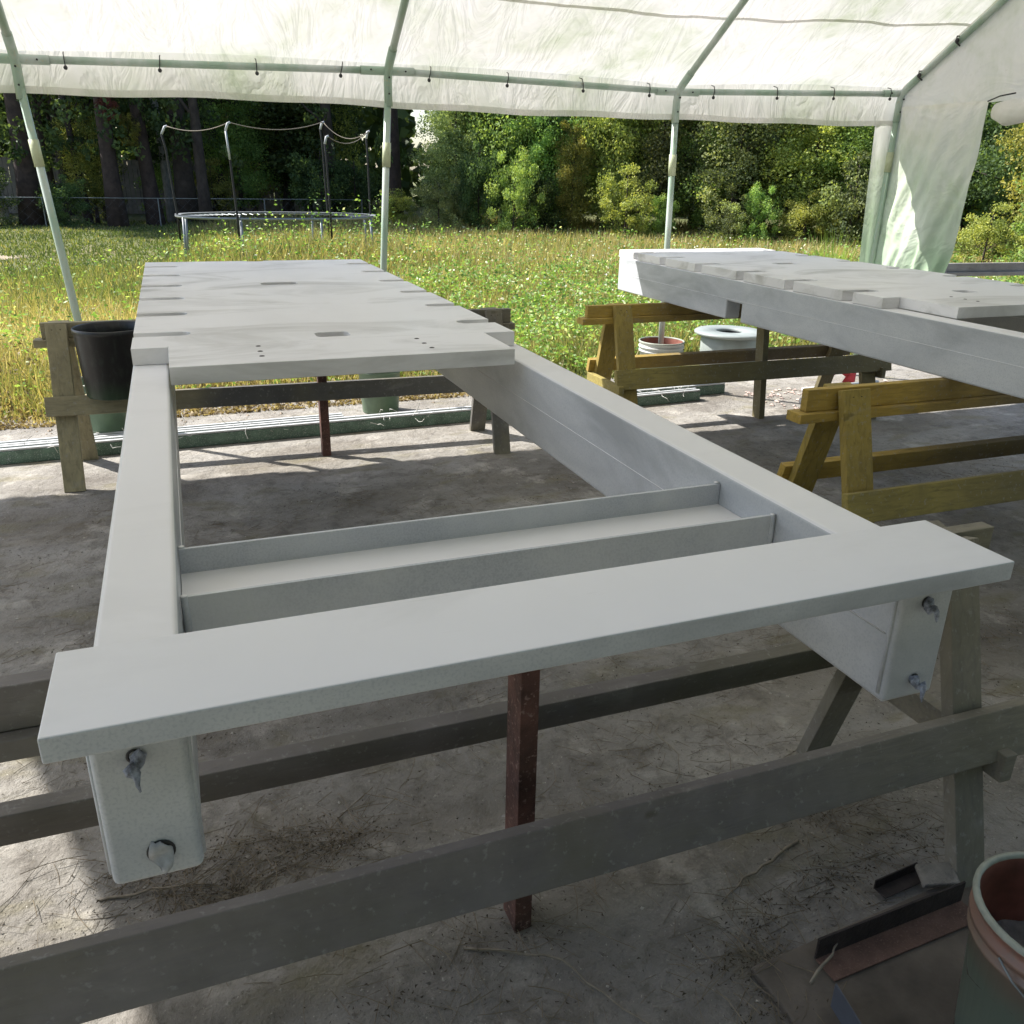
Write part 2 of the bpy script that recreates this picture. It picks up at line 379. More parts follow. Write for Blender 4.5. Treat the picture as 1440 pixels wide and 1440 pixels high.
# ---------------------------------------------------------------- steel frames
ZT0, ZR, ZB = .839, 1.065, .839
def curve_plate(name, outer, holes, z0, z1, mat, parent):
    cu = bpy.data.curves.new(name, 'CURVE'); cu.dimensions = '2D'; cu.fill_mode = 'BOTH'
    for pts in [outer]+holes:
        s = cu.splines.new('POLY'); s.points.add(len(pts)-1)
        for i, (x, y) in enumerate(pts): s.points[i].co = (x, y, 0, 1)
        s.use_cyclic_u = True
    b = .0018; cu.extrude = (z1-z0)/2 - b; cu.bevel_depth = b; cu.bevel_resolution = 1; cu.offset = -b
    t = bpy.data.objects.new('tmp', cu); COL.objects.link(t)
    dg = bpy.context.evaluated_depsgraph_get(); me = bpy.data.meshes.new_from_object(t.evaluated_get(dg)); me.name = name
    bpy.data.objects.remove(t); bpy.data.curves.remove(cu)
    me.materials.clear(); me.materials.append(mat)
    o = bpy.data.objects.new(name, me); COL.objects.link(o); o.parent = parent; o.location = (0, 0, (z0+z1)/2)
    for p in me.polygons: p.use_smooth = False
    return o
def rrect(x0, x1, y0, y1, r=.02, n=4):
    pts = []
    for (cx, cy_, a0) in ((x1-r, y0+r, -90), (x1-r, y1-r, 0), (x0+r, y1-r, 90), (x0+r, y0+r, 180)):
        for i in range(n+1):
            a = math.radians(a0 + 90*i/n); pts.append((cx+r*math.cos(a), cy_+r*math.sin(a)))
    return pts
def plug(x, y, z, parent, s):
    mb = MB(); pts = []; rs = []
    for i in range(10):
        t = i/9; pts.append((x + .004*math.sin(7*t+s), y - .002 - (.018+.014*(s % 1.7))*t, z - .020*t*t + .004*math.cos(9*t)))
        rs.append([.0062, .0068, .0075, .0062, .0068, .007, .0055, .004, .0028, .0008][i])
    mb.tube(pts, rs, 16)
    for i, v in enumerate(mb.v):
        k = mnoise.noise(Vector(v)*150+Vector((s, 0, 0)))*.0045; mb.v[i] = (v[0]+k, v[1]+k*.6, v[2]+k*.8)
    o = mb.build('hole_plug', FILM, parent)
    ring = MB().lathe([(.006, 0), (.0092, 0), (.0092, .0008), (.007, .0012)], 0, 0, 18)
    r = ring.build('hole_rim', DARK, o, smooth=True); r.rotation_euler = (math.radians(90), 0, 0); r.location = (x, y-.0005, z)
    return o
def flap(x, y, z, parent, s):
    # flattened torn tape flap with a curled lower edge
    vs = []; fs = []; n = 8
    for j in range(n+1):
        t = j/n; w_ = .013*math.sin(math.pi*min(1, .12+t*.88))**.7*(1 if t < .75 else 1-(t-.75)*1.6)
        for k in (-1, -.4, .4, 1):
            vs.append((x + k*w_ + .004*t, y - .002 - .010*t**2*(1+.3*k) - .003*math.sin(9*t+k), z + .017 - .036*t + .002*math.sin(k*5+t*8)))
    for j in range(n):
        for k in range(3): fs.append((j*4+k, j*4+k+1, (j+1)*4+k+1, (j+1)*4+k))
    o = MB().add(vs, fs).build('torn_tape_flap', simple('pale_torn_tape', (.42, .42, .43), .5, .3, 60), parent, smooth=True)
    m = o.modifiers.new('solid', 'SOLIDIFY'); m.thickness = .0012
    ring = MB().lathe([(.009, 0), (.0155, 0), (.0155, .0008), (.010, .001)], 0, 0, 22).build('hole_rim', DARK, o, smooth=True)
    ring.rotation_euler = (math.radians(90), 0, 0); ring.location = (x+.002, y-.0004, z+.003)
    return o
def make_frame(dx, yf, plf, tab, far, slots, label):
    root = empty('steel_platform', (dx, 0, 0)); tag(root, label, 'steel platform', 'freshly painted steel platforms on sawhorses')
    xLo, xLi, xRi, xRo = -.144, -.046, .955, 1.056
    rails = []
    for (a, b) in ((xLo, xLi), (xRi, xRo)):
        nb = [(yf, ZB+.001), (4.10+.0, ZB+.001), (4.10, .942), (4.245, .942), (4.245, ZB+.001), (far-.005, ZB+.001), (far-.005, ZR), (yf, ZR)]
        k = len(nb); mb = MB().add([(a, y, z) for y, z in nb] + [(b, y, z) for y, z in nb],
              [tuple(range(k)), tuple(range(2*k-1, k-1, -1))] + [(i, k+i, k+(i+1) % k, (i+1) % k) for i in range(k)])
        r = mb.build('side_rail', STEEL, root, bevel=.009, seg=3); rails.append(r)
        for xs_, sgn in ((a, -1), (b, 1)):
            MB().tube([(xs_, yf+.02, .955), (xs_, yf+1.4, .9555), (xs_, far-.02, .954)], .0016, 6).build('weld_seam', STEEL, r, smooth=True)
        plug((a+b)/2-.004, yf, 1.012, r, 1+a); (flap if a < 0 else plug)((a+b)/2+.004, yf, .876, r, 3+a)
        # raised weld around the end cap
        c = MB()
        for (p, q) in (((a, yf+.012, ZB+.015), (a, yf+.012, ZR-.015)), ((b, yf+.012, ZB+.015), (b, yf+.012, ZR-.015)), ((a+.01, yf+.012, ZB), (b-.01, yf+.012, ZB))):
            c.tube([p, q], .0035, 6)
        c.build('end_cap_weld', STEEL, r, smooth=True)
    bar = MB().box(-.172, 1.081, .781, .949, ZR+.001, ZR+.031)
    if yf > .9:
        for i, v in enumerate(bar.v): bar.v[i] = (v[0], v[1]+yf-.846, v[2])
    bar.build('end_plate', STEEL, root, bevel=.0025)
    fp = curve_plate('front_plate', [(-.042, plf), (.922, plf), (.925, tab+.012), (-.042, tab+.012)], [], ZR+.001, ZR+.049, DECK, root)
    for (x, y) in ((.684, .05), (.686, .13), (.689, .205), (.205, .05), (.203, .13), (.201, .2)):
        MB().lathe([(.0, .0012), (.0055, .0012), (.008, 0)], x, tab-y, 12).build('plug_weld', DKRUST, fp).location = (0, 0, .0242)
    # deck plate with open slots down both sides
    L_, R_ = -.142, 1.03; hw = .036; y0 = tab + .013
    out = [(L_, tab), (-.0435, tab), (-.0435, y0), (.9265, y0), (.9265, tab), (R_, tab)]
    for s in slots:
        out += [(R_, s-hw), (.93, s-hw)] + [(.93 + -.028*math.sin(math.radians(t)), s-hw*math.cos(math.radians(t))) for t in (30, 60, 90, 120, 150)] + [(.93, s+hw), (R_, s+hw)]
    out += [(R_, far), (.475, far), (.475, far-.03), (.388, far-.03), (.388, far), (L_, far)]
    for s in reversed(slots):
        out += [(L_, s+hw), (.0, s+hw)] + [(.0+.026*math.sin(math.radians(t)), s+hw*math.cos(math.radians(t))) for t in (30, 60, 90, 120, 150)] + [(.0, s-hw), (L_, s-hw)]
    d = tab-2.66
    deck = curve_plate('deck_plate', out, [rrect(.394, .500, 2.715+d, 2.80+d), rrect(.36, .52, 4.07+d, 4.16+d)], ZR+.001, ZR+.049, DECK, root)
    # cross channel between the rails
    ch = MB().box(xLi+.001, xRi-.001, 1.163, 1.327, .990, .999).build('cross_channel', STEEL, root)
    for y in (1.155, 1.327):
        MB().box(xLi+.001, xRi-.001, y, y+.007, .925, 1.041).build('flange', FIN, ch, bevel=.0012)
    for y in (1.155, 1.334):
        for x in (xLi+.006, xRi-.006):
            MB().tube([(x, y, .95), (x+.001, y, 1.0), (x, y, 1.043)], [.005, .0055, .005], 8).build('weld_bead', STEEL, ch, smooth=True)
    return root
slots1 = [2.885 + .412*i for i in range(6)]
make_frame(0, .846, 2.374, 2.66, 5.19, slots1, 'pale primed steel platform in the foreground with a wide plate across its near end')
f2 = make_frame(3.094, .95, 2.735, 3.06, 5.60, [3.285, 3.72, 4.15, 4.58, 5.0, 5.36], 'second primed steel platform at the right, resting on the yellow sawhorses')

# ---------------------------------------------------------------- sawhorses
ZH = .838
def sawhorse(loc, rz, x0, x1, legx, wm, lm, label, ties=True, group='timber sawhorses', h=ZH, legw=.09, braces=((-1, .46, .125), (1, .46, .09)), ext=(.10, .17), beamh=.082):
    r = empty('sawhorse', loc, rz); tag(r, label, 'sawhorse', group)
    MB().box(x0, x1, -.019, .019, h-beamh, h).build('top_beam', wm, r, bevel=.003)
    MB().box(x0-.04, x1+.02, -.044, .044, h-beamh-.040, h-beamh-.001).build('ledge_board', wm, r, bevel=.003)
    sl = .285
    for lx in legx:
        for s in (-1, 1):
            p1 = Vector((lx, s*.042, h-.004)); p0 = Vector((lx + random.uniform(-.01, .01), s*(.042+sl*(h-.004)), .002))
            MB().beam(p0, p1, (1, 0, 0), legw, .036).build('leg', {W_GREY: W_GREY_L, W_OLIVE: W_OLIVE_L, W_YELLOLV: W_YO_L}.get(lm, lm), r, bevel=.003)
    for (s, zt, bh) in braces:
        zc = zt-bh/2; y = s*(.042 + sl*(h-zc) + .039)
        p0 = (legx[0]-ext[0], y, zc); p1 = (legx[-1]+ext[1], y + random.uniform(-.004, .004), zc-.002)
        MB().beam(p0, p1, (0, -s*.27, 1), bh, .036).build('brace', lm if s < 0 else wm, r, bevel=.003)
    if ties:
        for k, lx in enumerate(legx):
            yy = .042+sl*(h-.36)+.03
            x = lx + (legw/2+.022)*(-1 if k == 0 else 1)*(1 if k == 0 else 1)
            MB().beam((x, -yy-.05, .33), (x, yy, .33), (0, 0, 1), .075, .036).build('end_tie', lm, r, bevel=.003)
    # nails / screws
    for lx in legx:
        for q in (-.02, .02):
            MB().beam((lx+q, -.062, h-.03), (lx+q, -.068, h-.03), (1, 0, 0), .007, .007).build('screw_head', DKRUST, r)
    return r
sawhorse((0, 1.364, 0), 0, -.95, 1.76, (-.72, 1.62), W_GREY, W_GREY, 'grey oversprayed sawhorse under the near end of the foreground platform', ext=(.1, .32))
sawhorse((0, 5.0, 0), -.035, -.68, 1.88, (-.60, 1.76), W_OLIVE, W_OLIVE, 'olive brown sawhorse under the far end of the foreground frame, beside the black bin', legw=.10, ties=False, ext=(.09, .14), braces=((-1, .49, .10), (1, .40, .09)))
sawhorse((0, 4.93, 0), 0.0, 2.39, 4.75, (2.62, 4.55), W_YELLOW, W_YELLOLV, 'yellow sawhorse under the far end of the right hand platform, by the red bucket', legw=.12, beamh=.075)
sawhorse((0, 2.65, 0), 0.0, 2.25, 4.7, (2.45, 4.45), W_YELLOW, W_YELLOLV, 'yellow olive sawhorse nearest the viewer under the right hand frame', legw=.13, beamh=.088, ext=(.10, .2))
sawhorse((7.2, 6.6, 0), -.08, -.62, 2.6, (-.2, 2.3), W_WEATHER, W_WEATHER, 'weathered grey sawhorse standing outside beyond the curtain at the right edge', legw=.09, h=.86)
# props wedged under the beams
def prop(x, y, h, sx, sy, mat, label, lean=0):
    o = MB().beam((x+lean, y, .003), (x, y, h), (1, 0, 0), sx, sy).build('prop_post', mat, bevel=.002); tag(o, label, 'prop post')
prop(.563, 1.364, .714, .040, .075, REDPOST, 'red brown square post propping the middle of the near grey sawhorse')
prop(.73, 4.98, .714, .05, .06, REDPOST, 'short red brown post under the middle of the far sawhorse, seen through the frame opening')
prop(3.74, 4.93, .722, .045, .085, W_YELLOLV, 'leaning olive timber prop under the middle of the far yellow sawhorse', .06)

# ---------------------------------------------------------------- canopy frame
def rz_(x):
    P = [(-3, 2.10), (-.66, 2.13), (1.39, 2.18), (3.46, 2.158), (5.48, 2.235), (6, 2.24)]
    for (a, za), (b, zb_) in zip(P, P[1:]):
        if x <= b: return za + (zb_-za)*(x-a)/(b-a)
    return P[-1][1]
YE, YR, YN, SL = 5.87, 3.12, .42, .65
def roofz(x, y):
    return rz_(x) + .02 + SL*(YE-max(y, YR)) - (SL*(YR-y) if y < YR else 0)
can = empty('canopy_frame', (1.4, 3.07, 0)); tag(can, 'white tubular canopy frame with green mist on its legs, holding up the tarp', 'canopy frame')
def cb(name, mb, mat=POLE): o = mb.build(name, mat, None, smooth=True); o.parent = can; o.matrix_parent_inverse = Matrix.Translation(-can.location); return o
LX = [(-2.66, -2.6), (-.53, -.68), (1.265, 1.388), (3.575, 3.475), (5.48, 5.48)]
for i, (xb, xt) in enumerate(LX):
    yb = [5.8, 5.8, 5.88, 5.97, 5.88][i]; zt = rz_(xt)
    z0 = [.01, .05, .05, .05, .01][i]
    leg = cb('leg', MB().tube([(xb, yb, z0), (xb+(xt-xb)*.5, (yb+YE)/2, zt*.5), (xt, YE, zt-.10)], .0225, 14))
    p = Vector((xb, yb, 0)).lerp(Vector((xt, YE, zt-.1)), .78); q = Vector((xb, yb, 0)).lerp(Vector((xt, YE, zt-.1)), .85)
    sl_ = cb('sleeve', MB().tube([p, q], .0275, 14), SLEEVE); 
    # eave fitting: leg, rafter and rail joints
    fit = cb('joint_fitting', MB().tube([(xt, YE, zt-.20), (xt, YE, zt-.06), (xt, YE-.015, zt), (xt, YE-.07, zt+.045), (xt, YE-.16, zt+.105)], .0265, 14))
    mb = MB().tube([(xt-.17 if i else xt, YE, zt-.004), (xt+.17 if i < 4 else xt, YE, zt+.002)], .0255, 14); cb('rail_socket', mb)
    for (bx, by, bz) in ((xt, YE-.028, zt-.13), (xt, YE-.045, zt-.04), (xt-.11, YE-.027, zt), (xt+.11, YE-.027, zt)):
        cb('bolt', MB().tube([(bx, by+.008, bz), (bx, by-.004, bz)], .0055, 8), DARK)
    ridge = Vector((xt, YR, rz_(xt)+SL*(YE-YR))); 
    cb('rafter', MB().tube([(xt, YE-.14, zt+.09), (xt, YR, ridge.z)], .0225, 14))
    cb('rafter', MB().tube([(xt, YR, ridge.z), (xt, YN, rz_(xt))], .0225, 14))
    cb('leg', MB().tube([(xt, YN, .01), (xt, YN, rz_(xt))], .0225, 14))
for (a, b) in zip(LX, LX[1:]):
    cb('eave_rail', MB().tube([(a[1]+.15, YE, rz_(a[1]+.15)), (b[1]-.15, YE, rz_(b[1]-.15))], .0205, 14))
    cb('ridge_rail', MB().tube([(a[1], YR, rz_(a[1])+SL*(YE-YR)), (b[1], YR, rz_(b[1])+SL*(YE-YR))], .02, 10))
    cb('eave_rail', MB().tube([(a[1], YN, rz_(a[1])), (b[1], YN, rz_(b[1]))], .02, 10))

# tarp roof + valance
XA, XB = -2.75, 5.53
def wr(x, y, z, s=1.0):
    p = Vector((x, y, z))
    return (mnoise.noise(p*1.6)*.022 + mnoise.noise(Vector((x*3.5+y*2, y*1.1, z)))*.012 + mnoise.noise(p*9)*.004)*s
nx = 190; xs = [XA + (XB-XA)*i/nx for i in range(nx+1)]
rows = []
ts = [0, .01, .02, .035, .055, .08, .11, .15, .2] + [.2 + .8*i/40 for i in range(1, 41)]
def sagx(x):
    lx = [-2.6, -.68, 1.388, 3.475, 5.48]
    for a, b in zip(lx, lx[1:]):
        if a <= x <= b: return math.sin(math.pi*(x-a)/(b-a))
    return 0
vs = []
for t in ts:
    y = YE+.03 + (YR-YE-.03)*t
    for x in xs:
        sg = sagx(x)
        z = rz_(x) + .032 + SL*(YE+.03-y) + .012 - .020*sg*math.sin(math.pi*min(1, t*1.0)) + wr(x, y, 0, min(1, t*6))
        if t < .06: z += .018*sg*(1-t/.06)
        z -= .022*math.exp(-((t-.055)/.02)**2)*(.4+.6*sg)
        vs.append((x, y, z))
for t in [i/14 for i in range(1, 15)]:
    y = YR + (YN-.03-YR)*t
    for x in xs: vs.append((x, y, rz_(x)+.044+SL*(YE+.03-YR) - SL*(YR-y) + wr(x, y, 0)))
nr = len(vs)//(nx+1)
fs = [(j*(nx+1)+i, j*(nx+1)+i+1, (j+1)*(nx+1)+i+1, (j+1)*(nx+1)+i) for j in range(nr-1) for i in range(nx)]
tarp = empty('tarp_roof', (1.4, 3.07, 2.2)); tag(tarp, 'translucent white tarp roof with green spray stains and a hanging valance along the eave', 'tarp roof')
def tb(name, mb, mat=TARP, smooth=True, par=None):
    par = par or tarp; o = mb.build(name, mat, None, smooth=smooth); o.parent = par; o.matrix_parent_inverse = Matrix.Translation(-par.location); return o
tb('roof_cloth', MB().add(vs, fs))
# valance
def vb(x): return 1.962 + .013*min(1, max(0, (x+.9)/1.2)) + .035*min(1, max(0, (x-3.9)/1.6)) + .006*math.sin(x*2.1) + .004*math.sin(x*7.3)
vs = []; nz = 12
for k in range(nz+1):
    t = k/nz
    for x in xs:
        zt = rz_(x)+.052 + .018*sagx(x); zb_ = vb(x)
        z = zt + (zb_-zt)*t
        y = YE+.034 + .018*math.sin(t*math.pi) + .5*wr(x*1.3, z*3, 7, t) + .012*math.sin(x*1.3+z*9)*t
        vs.append((x, y, z))
fs = [(j*(nx+1)+i, j*(nx+1)+i+1, (j+1)*(nx+1)+i+1, (j+1)*(nx+1)+i) for j in range(nz) for i in range(nx)]
tb('valance', MB().add(vs, fs))
# hem: doubled strip along the bottom
vs = []
for k, zz in enumerate((.038, .0)):
    for x in xs:
        b = vb(x)
        z = b + zz - .001
        vs.append((x, YE+.034 + .018*math.sin((1-zz*3)*math.pi)*0 + .5*wr(x*1.3, z*3, 7, 1) + .012*math.sin(x*1.3+z*9) - .003, z))
tb('hem', MB().add(vs, [(i, i+1, nx+1+i+1, nx+1+i) for i in range(nx)]))
# overlapping fabric seam across the roof slope
def seam_strip(yc, wd, a=XA, b=XB):
    vs = []; m = 120
    for dy in (-wd/2, wd/2):
        for i in range(m+1):
            x = a + (b-a)*i/m; y = yc + dy + .02*math.sin(x*.9)
            t = (YE+.03-y)/(YE+.03-YR)
            vs.append((x, y, rz_(x)+.044+SL*(YE+.03-y) - .020*sagx(x)*math.sin(math.pi*t) + wr(x, y, 0, min(1, t*6)) - .006))
    tb('seam_strip', MB().add(vs, [(i, i+1, m+1+i+1, m+1+i) for i in range(m)]))
seam_strip(5.36, .02); seam_strip(4.1, .02)

# bungee loops with balls
bx = [-.438, .064, .594, 1.114, 1.674, 2.196, 2.722, 3.244, 3.771, 4.305, 4.824, 5.37]
nth = ['far left']*3 + ['first', 'second', 'third', 'fourth']
for i, x in enumerate(bx):
    z = rz_(x); e = empty('bungee_loop', (x, YE, z))
    if i < 4: lab = ['first', 'second', 'third', 'fourth'][i] + ' black ball bungee on the eave rail right of the left leg'
    elif i < 8: lab = ['first', 'second', 'third', 'fourth'][i-4] + ' black ball bungee on the eave rail right of the middle leg'
    else: lab = ['first', 'second', 'third', 'fourth'][i-8] + ' black ball bungee on the eave rail right of the third leg'
    tag(e, lab, 'bungee', 'ball bungees along the eave rail')
    dx = random.uniform(-.028, .022)
    MB().tube([(0, .03, .045), (dx*.3, -.012, .035), (dx*.6, -.027, .005), (dx, -.026, -.03)], .0032, 6).build('cord', DARK, e, smooth=True)
    MB().lathe([(0.0005, -.012), (.008, -.009), (.0115, 0), (.008, .009), (.0005, .012)], dx, -.026, 10).build('ball', DARK, e, smooth=True).location = (0, 0, -.038)
for i, (y, lab) in enumerate(((5.375, 'black ball bungee on the gable rafter, upper one'), (5.68, 'black ball bungee on the gable rafter near the corner, lower one'))):
    z = roofz(5.48, y)-.03; e = empty('bungee_loop', (5.46, y, z)); tag(e, lab, 'bungee', 'ball bungees on the gable rafter')
    MB().tube([(.03, 0, .03), (-.012, .004, .03), (-.012, .006, -.01), (.03, .004, -.03)], .0055, 6).build('cord', DARK, e, smooth=True)
    MB().lathe([(0.0005, -.017), (.011, -.012), (.016, 0), (.011, .012), (.0005, .017)], -.01, .0, 10).build('ball', DARK, e, smooth=True)

# ---------------------------------------------------------------- end curtain at the right gable
cur = empty('end_curtain', (5.5, 5.4, 0)); tag(cur, 'white tarp curtain gathered at the corner leg, green stained towards the ground', 'curtain')
def yr_(z):
    P = [(0, 5.20), (.5, 5.15), (1.02, 5.11), (1.5, 5.065), (1.87, 5.04), (2.14, 5.03), (2.3, 5.0), (2.9, 4.9)]
    for (a, ya), (b, yb) in zip(P, P[1:]):
        if z <= b: return ya + (yb-ya)*(z-a)/(b-a)
    return 4.9
nu, nv = 90, 130; vs = []
for j in range(nv+1):
    z = .62 + 1.52*j/nv
    for i in range(nu+1):
        u = i/nu; y = 5.885 + (yr_(z)-5.885)*u
        # diagonal pull folds, strong towards the ground
        k = y*1.0 + z*.28; low = max(0, 1-z/1.9)
        fold = math.sin((y*4.6+z*1.55)*9)*.015*(.2+low) + mnoise.noise(Vector((y*13+z*5.0, z*2.0, 2)))*.032*(.4+low) + mnoise.noise(Vector((y*3+z*1.1, z*1.5, 8)))*.035
        gather = max(0, math.sin((u*1.0-z*.10)*26))**2*.022*low + max(0, math.sin((u+z*.16)*15+1))*.016
        vs.append((5.505 + fold - gather - .035*math.sin(u*math.pi)*min(1, z), y, z))
fs = [(j*(nu+1)+i, j*(nu+1)+i+1, (j+1)*(nu+1)+i+1, (j+1)*(nu+1)+i) for j in range(nv) for i in range(nu)]
tb('curtain_cloth', MB().add(vs, fs), par=cur)
# gable cloth above it
vs = []; ng = 110; nk = 30
for j in range(nk+1):
    t = j/nk
    for i in range(ng+1):
        y = 5.885 + (.45-5.885)*i/ng; zb_ = 2.13; zt = roofz(5.48, y)+.050
        zt = max(zt, zb_+.004); z = zb_ + (zt-zb_)*t
        vs.append((5.505 + mnoise.noise(Vector((y*3+z*1.1, z*1.5, 8)))*.035*(1-t) + mnoise.noise(Vector((y*2.2, z*6, 3)))*.015*(1-t), y, z))
fs = [(j*(ng+1)+i, j*(ng+1)+i+1, (j+1)*(ng+1)+i+1, (j+1)*(ng+1)+i) for j in range(nk) for i in range(ng)]
tb('gable_cloth', MB().add(vs, fs), par=cur)
rl = MB(); pts = [(5.49, 4.96 - .12*i, 2.065 - .018*min(1, i/2) - .01*math.sin(i*1.3) + .006*i) for i in range(36)]
rl.tube(pts, [.045 if i == 0 else .075 + .012*math.sin(i*2.1) for i in range(36)], 14)
for i, v in enumerate(rl.v):
    k = mnoise.noise(Vector(v)*7)*.02; rl.v[i] = (v[0]+k, v[1], v[2]+k)
tb('rolled_door', rl, par=cur)
tb('tie_cord', MB().tube([(5.44, 4.99, 2.13), (5.42, 4.88, 2.155), (5.41, 4.75, 2.165)], .005, 6), DARK, par=cur)
# return flap on the eave side
vs = []
for j in range(41):
    z = .55 + 1.47*j/40
    for i in range(9):
        u = i/8; xl = 5.30 + .155*(1-z/2.02)
        vs.append((xl + (5.50-xl)*u, 5.905 + .012*math.sin(u*7+z*2), z))
tb('side_flap', MB().add(vs, [(j*9+i, j*9+i+1, (j+1)*9+i+1, (j+1)*9+i) for j in range(40) for i in range(8)]), par=cur)

# ---------------------------------------------------------------- buckets and bin
def bucket(x, y, h, rt, rb, outm, inm, label, fill=True, stub=True):
    e = empty('bucket', (x, y, 0)); tag(e, label, 'bucket')
    b = MB().lathe([(.002, .006), (rb, .006), (rb+.002, .012), (rb+(rt-rb)*.80, h*.78), (rt+.003, h*.79), (rt+.003, h*.815), (rb+(rt-rb)*.86, h*.82), (rb+(rt-rb)*.9, h*.865), (rt+.006, h*.87), (rt+.006, h*.905), (rt-.002, h*.91), (rt+.001, h*.965), (rt+.006, h*.97), (rt+.007, h-.004), (rt+.003, h), (rt-.003, h-.002)], 0, 0, 40).build('body', outm, e, smooth=True)
    MB().lathe([(rt+.0075, h-.006), (rt+.0075, h+.001), (rt+.002, h+.004), (rt-.004, h+.002), (rt-.004, h-.006)], 0, 0, 40).build('rim', RIMM, b, smooth=True)
    MB().lathe([(rt-.003, h-.002), (rt-.006, h-.02), (rb+(rt-rb)*.5, h*.5), (rb, .05)], 0, 0, 40).build('inner_wall', inm, e, smooth=True)
    if fill:
        vs = [(0, 0, h*.62)]; 
        for k in range(1, 7):
            for a in range(24):
                t = a*math.pi/12; r = (rb+(rt-rb)*.62)*k/6
                vs.append((r*math.cos(t), r*math.sin(t), h*.60 + .035*mnoise.noise(Vector((r*9*math.cos(t), r*9*math.sin(t), x)))+.012*mnoise.noise(Vector((r*40*math.cos(t), r*40*math.sin(t), x)))))
        fs = [(0, 1+a, 1+(a+1) % 24) for a in range(24)]
        for k in range(5):
            for a in range(24): fs.append((1+k*24+a, 1+(k+1)*24+a, 1+(k+1)*24+(a+1) % 24, 1+k*24+(a+1) % 24))
        MB().add(vs, fs).build('concrete_fill', CONCF, e)
    if x < 2 and y < 2:
        MB().tube([(-rt-.008, 0, h*.88)]+[(-(rt+.012)*math.cos(t), -.10*math.sin(t)-(rt*.35)*math.sin(t), h*.88-.10*math.sin(t)) for t in [i*math.pi/14 for i in range(1, 14)]]+[(rt+.008, 0, h*.88)], .0022, 6, False).build('bail_handle', GALV, e, smooth=True)
    if stub:
        MB().tube([(.07, .02, h*.55), (.075, .02, h*.78)], .022, 12).build('pipe_stub', SLEEVE, e, smooth=True)
    return e
bucket(1.38, .728, .37, .147, .118, BUCKET_OUT, BUCKET_IN, 'orange bucket misted green outside and half filled with rubble, bottom right corner')
bucket(3.575, 5.97, .38, .175, .140, BUCKET_MID, BUCKET_IN, 'red lined bucket holding the third canopy leg, behind the far yellow sawhorse', stub=False)
bucket(1.265, 5.88, .37, .15, .125, GREENPL, GREENPL, 'green bucket holding the middle canopy leg, seen under the deck', stub=False)
# black bucket standing on the brace of the far sawhorse
e = empty('black_bucket', (-.335, 4.80, .492)); tag(e, 'black plastic bucket standing on the brace of the far sawhorse, left of the deck', 'bucket')
mb = MB(); mb.lathe([(.002, .004), (.156, .004), (.160, .012), (.176, .32), (.181, .325), (.181, .345), (.176, .35), (.170, .345), (.168, .3), (.152, .02), (.002, .02)], 0, 0, 60)
for i, v in enumerate(mb.v):
    a = math.atan2(v[1], v[0]); r = math.hypot(v[0], v[1])
    if r > .1 and v[2] < .31:
        k = 1 + .010*math.sin(a*9) + .006*math.sin(a*23); mb.v[i] = (v[0]*k, v[1]*k, v[2])
mb.build('body', BIN, e, smooth=True)
bucket(-.50, 5.74, .37, .16, .135, GREENPL, GREENPL, 'green bucket holding the left canopy leg, behind the far sawhorse leg', stub=False)
# grey spool-like ring drum
e = empty('round_drum', (4.62, 6.55, 0)); tag(e, 'low grey round drum with a flat ring top behind the far yellow sawhorse', 'drum')
MB().lathe([(.24, .0), (.25, .01), (.25, .27), (.24, .28)], 0, 0, 40).build('body', TUBG, e, smooth=True)
MB().lathe([(.12, .285), (.30, .285), (.315, .295), (.315, .31), (.30, .32), (.125, .32), (.12, .31), (.12, .285)], 0, 0, 48).build('ring_top', TUBG, e, smooth=True)
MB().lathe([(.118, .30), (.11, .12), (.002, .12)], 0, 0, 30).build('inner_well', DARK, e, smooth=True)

# ---------------------------------------------------------------- rails lying on the pad edge
def lying_rail(p0, p1, h, w_, label):
    e = empty('lying_rail', (0, 0, 0)); tag(e, label, 'rail', 'sprayed rails lying along the pad edge')
    p0 = Vector(p0); p1 = Vector(p1)
    o = MB().beam(p0+Vector((0, 0, h/2)), p1+Vector((0, 0, h/2)), (0, 0, 1), h, w_).build('channel', PIPE_G, e, bevel=.004)
    off = (p1-p0).normalized().cross(Vector((0, 0, 1)))
    for s in (-.3, .3):
        MB().beam(p0+Vector((0, 0, h+.007))+off*w_*s, p1+Vector((0, 0, h+.007))+off*w_*s, (0, 0, 1), .012, w_*.28).build('top_strip', PIPE_W, e, bevel=.003)
    return e
lying_rail((-2.6, 5.33, .005), (1.95, 5.47, .005), .075, .10, 'long green sided rail with white top lying on the pad, front one on the left')
lying_rail((-2.4, 5.50, .005), (.95, 5.62, .005), .055, .09, 'green and white rail lying behind the long front rail on the left')
lying_rail((2.4, 5.45, .005), (3.66, 5.52, .005), .07, .08, 'short green and white rail on the pad below the orange rimmed bucket, nearer one')
lying_rail((2.4, 5.60, .005), (3.98, 5.67, .005), .07, .09, 'short green and white rail on the pad below the orange rimmed bucket, farther one')
mb = MB()
for k in range(90):
    x = random.uniform(-1.3, 3.6); y = 5.35+.03*x+random.uniform(-.02, .22); z = .09+random.uniform(-.02, .02)
    if 1.98 < x < 2.5: continue
    p = Vector((x, y, z)); pts = [p]; d = Vector((random.gauss(0, 1), random.gauss(0, 1), random.gauss(.2, .9))).normalized()
    for q in range(4):
        d = (d + Vector((random.gauss(0, .5), random.gauss(0, .5), random.gauss(-.1, .5)))).normalized(); p = p + d*.025
        pts.append(Vector((p.x, p.y, max(.01, p.z))))
    mb.tube(pts, .0016, 4, False)
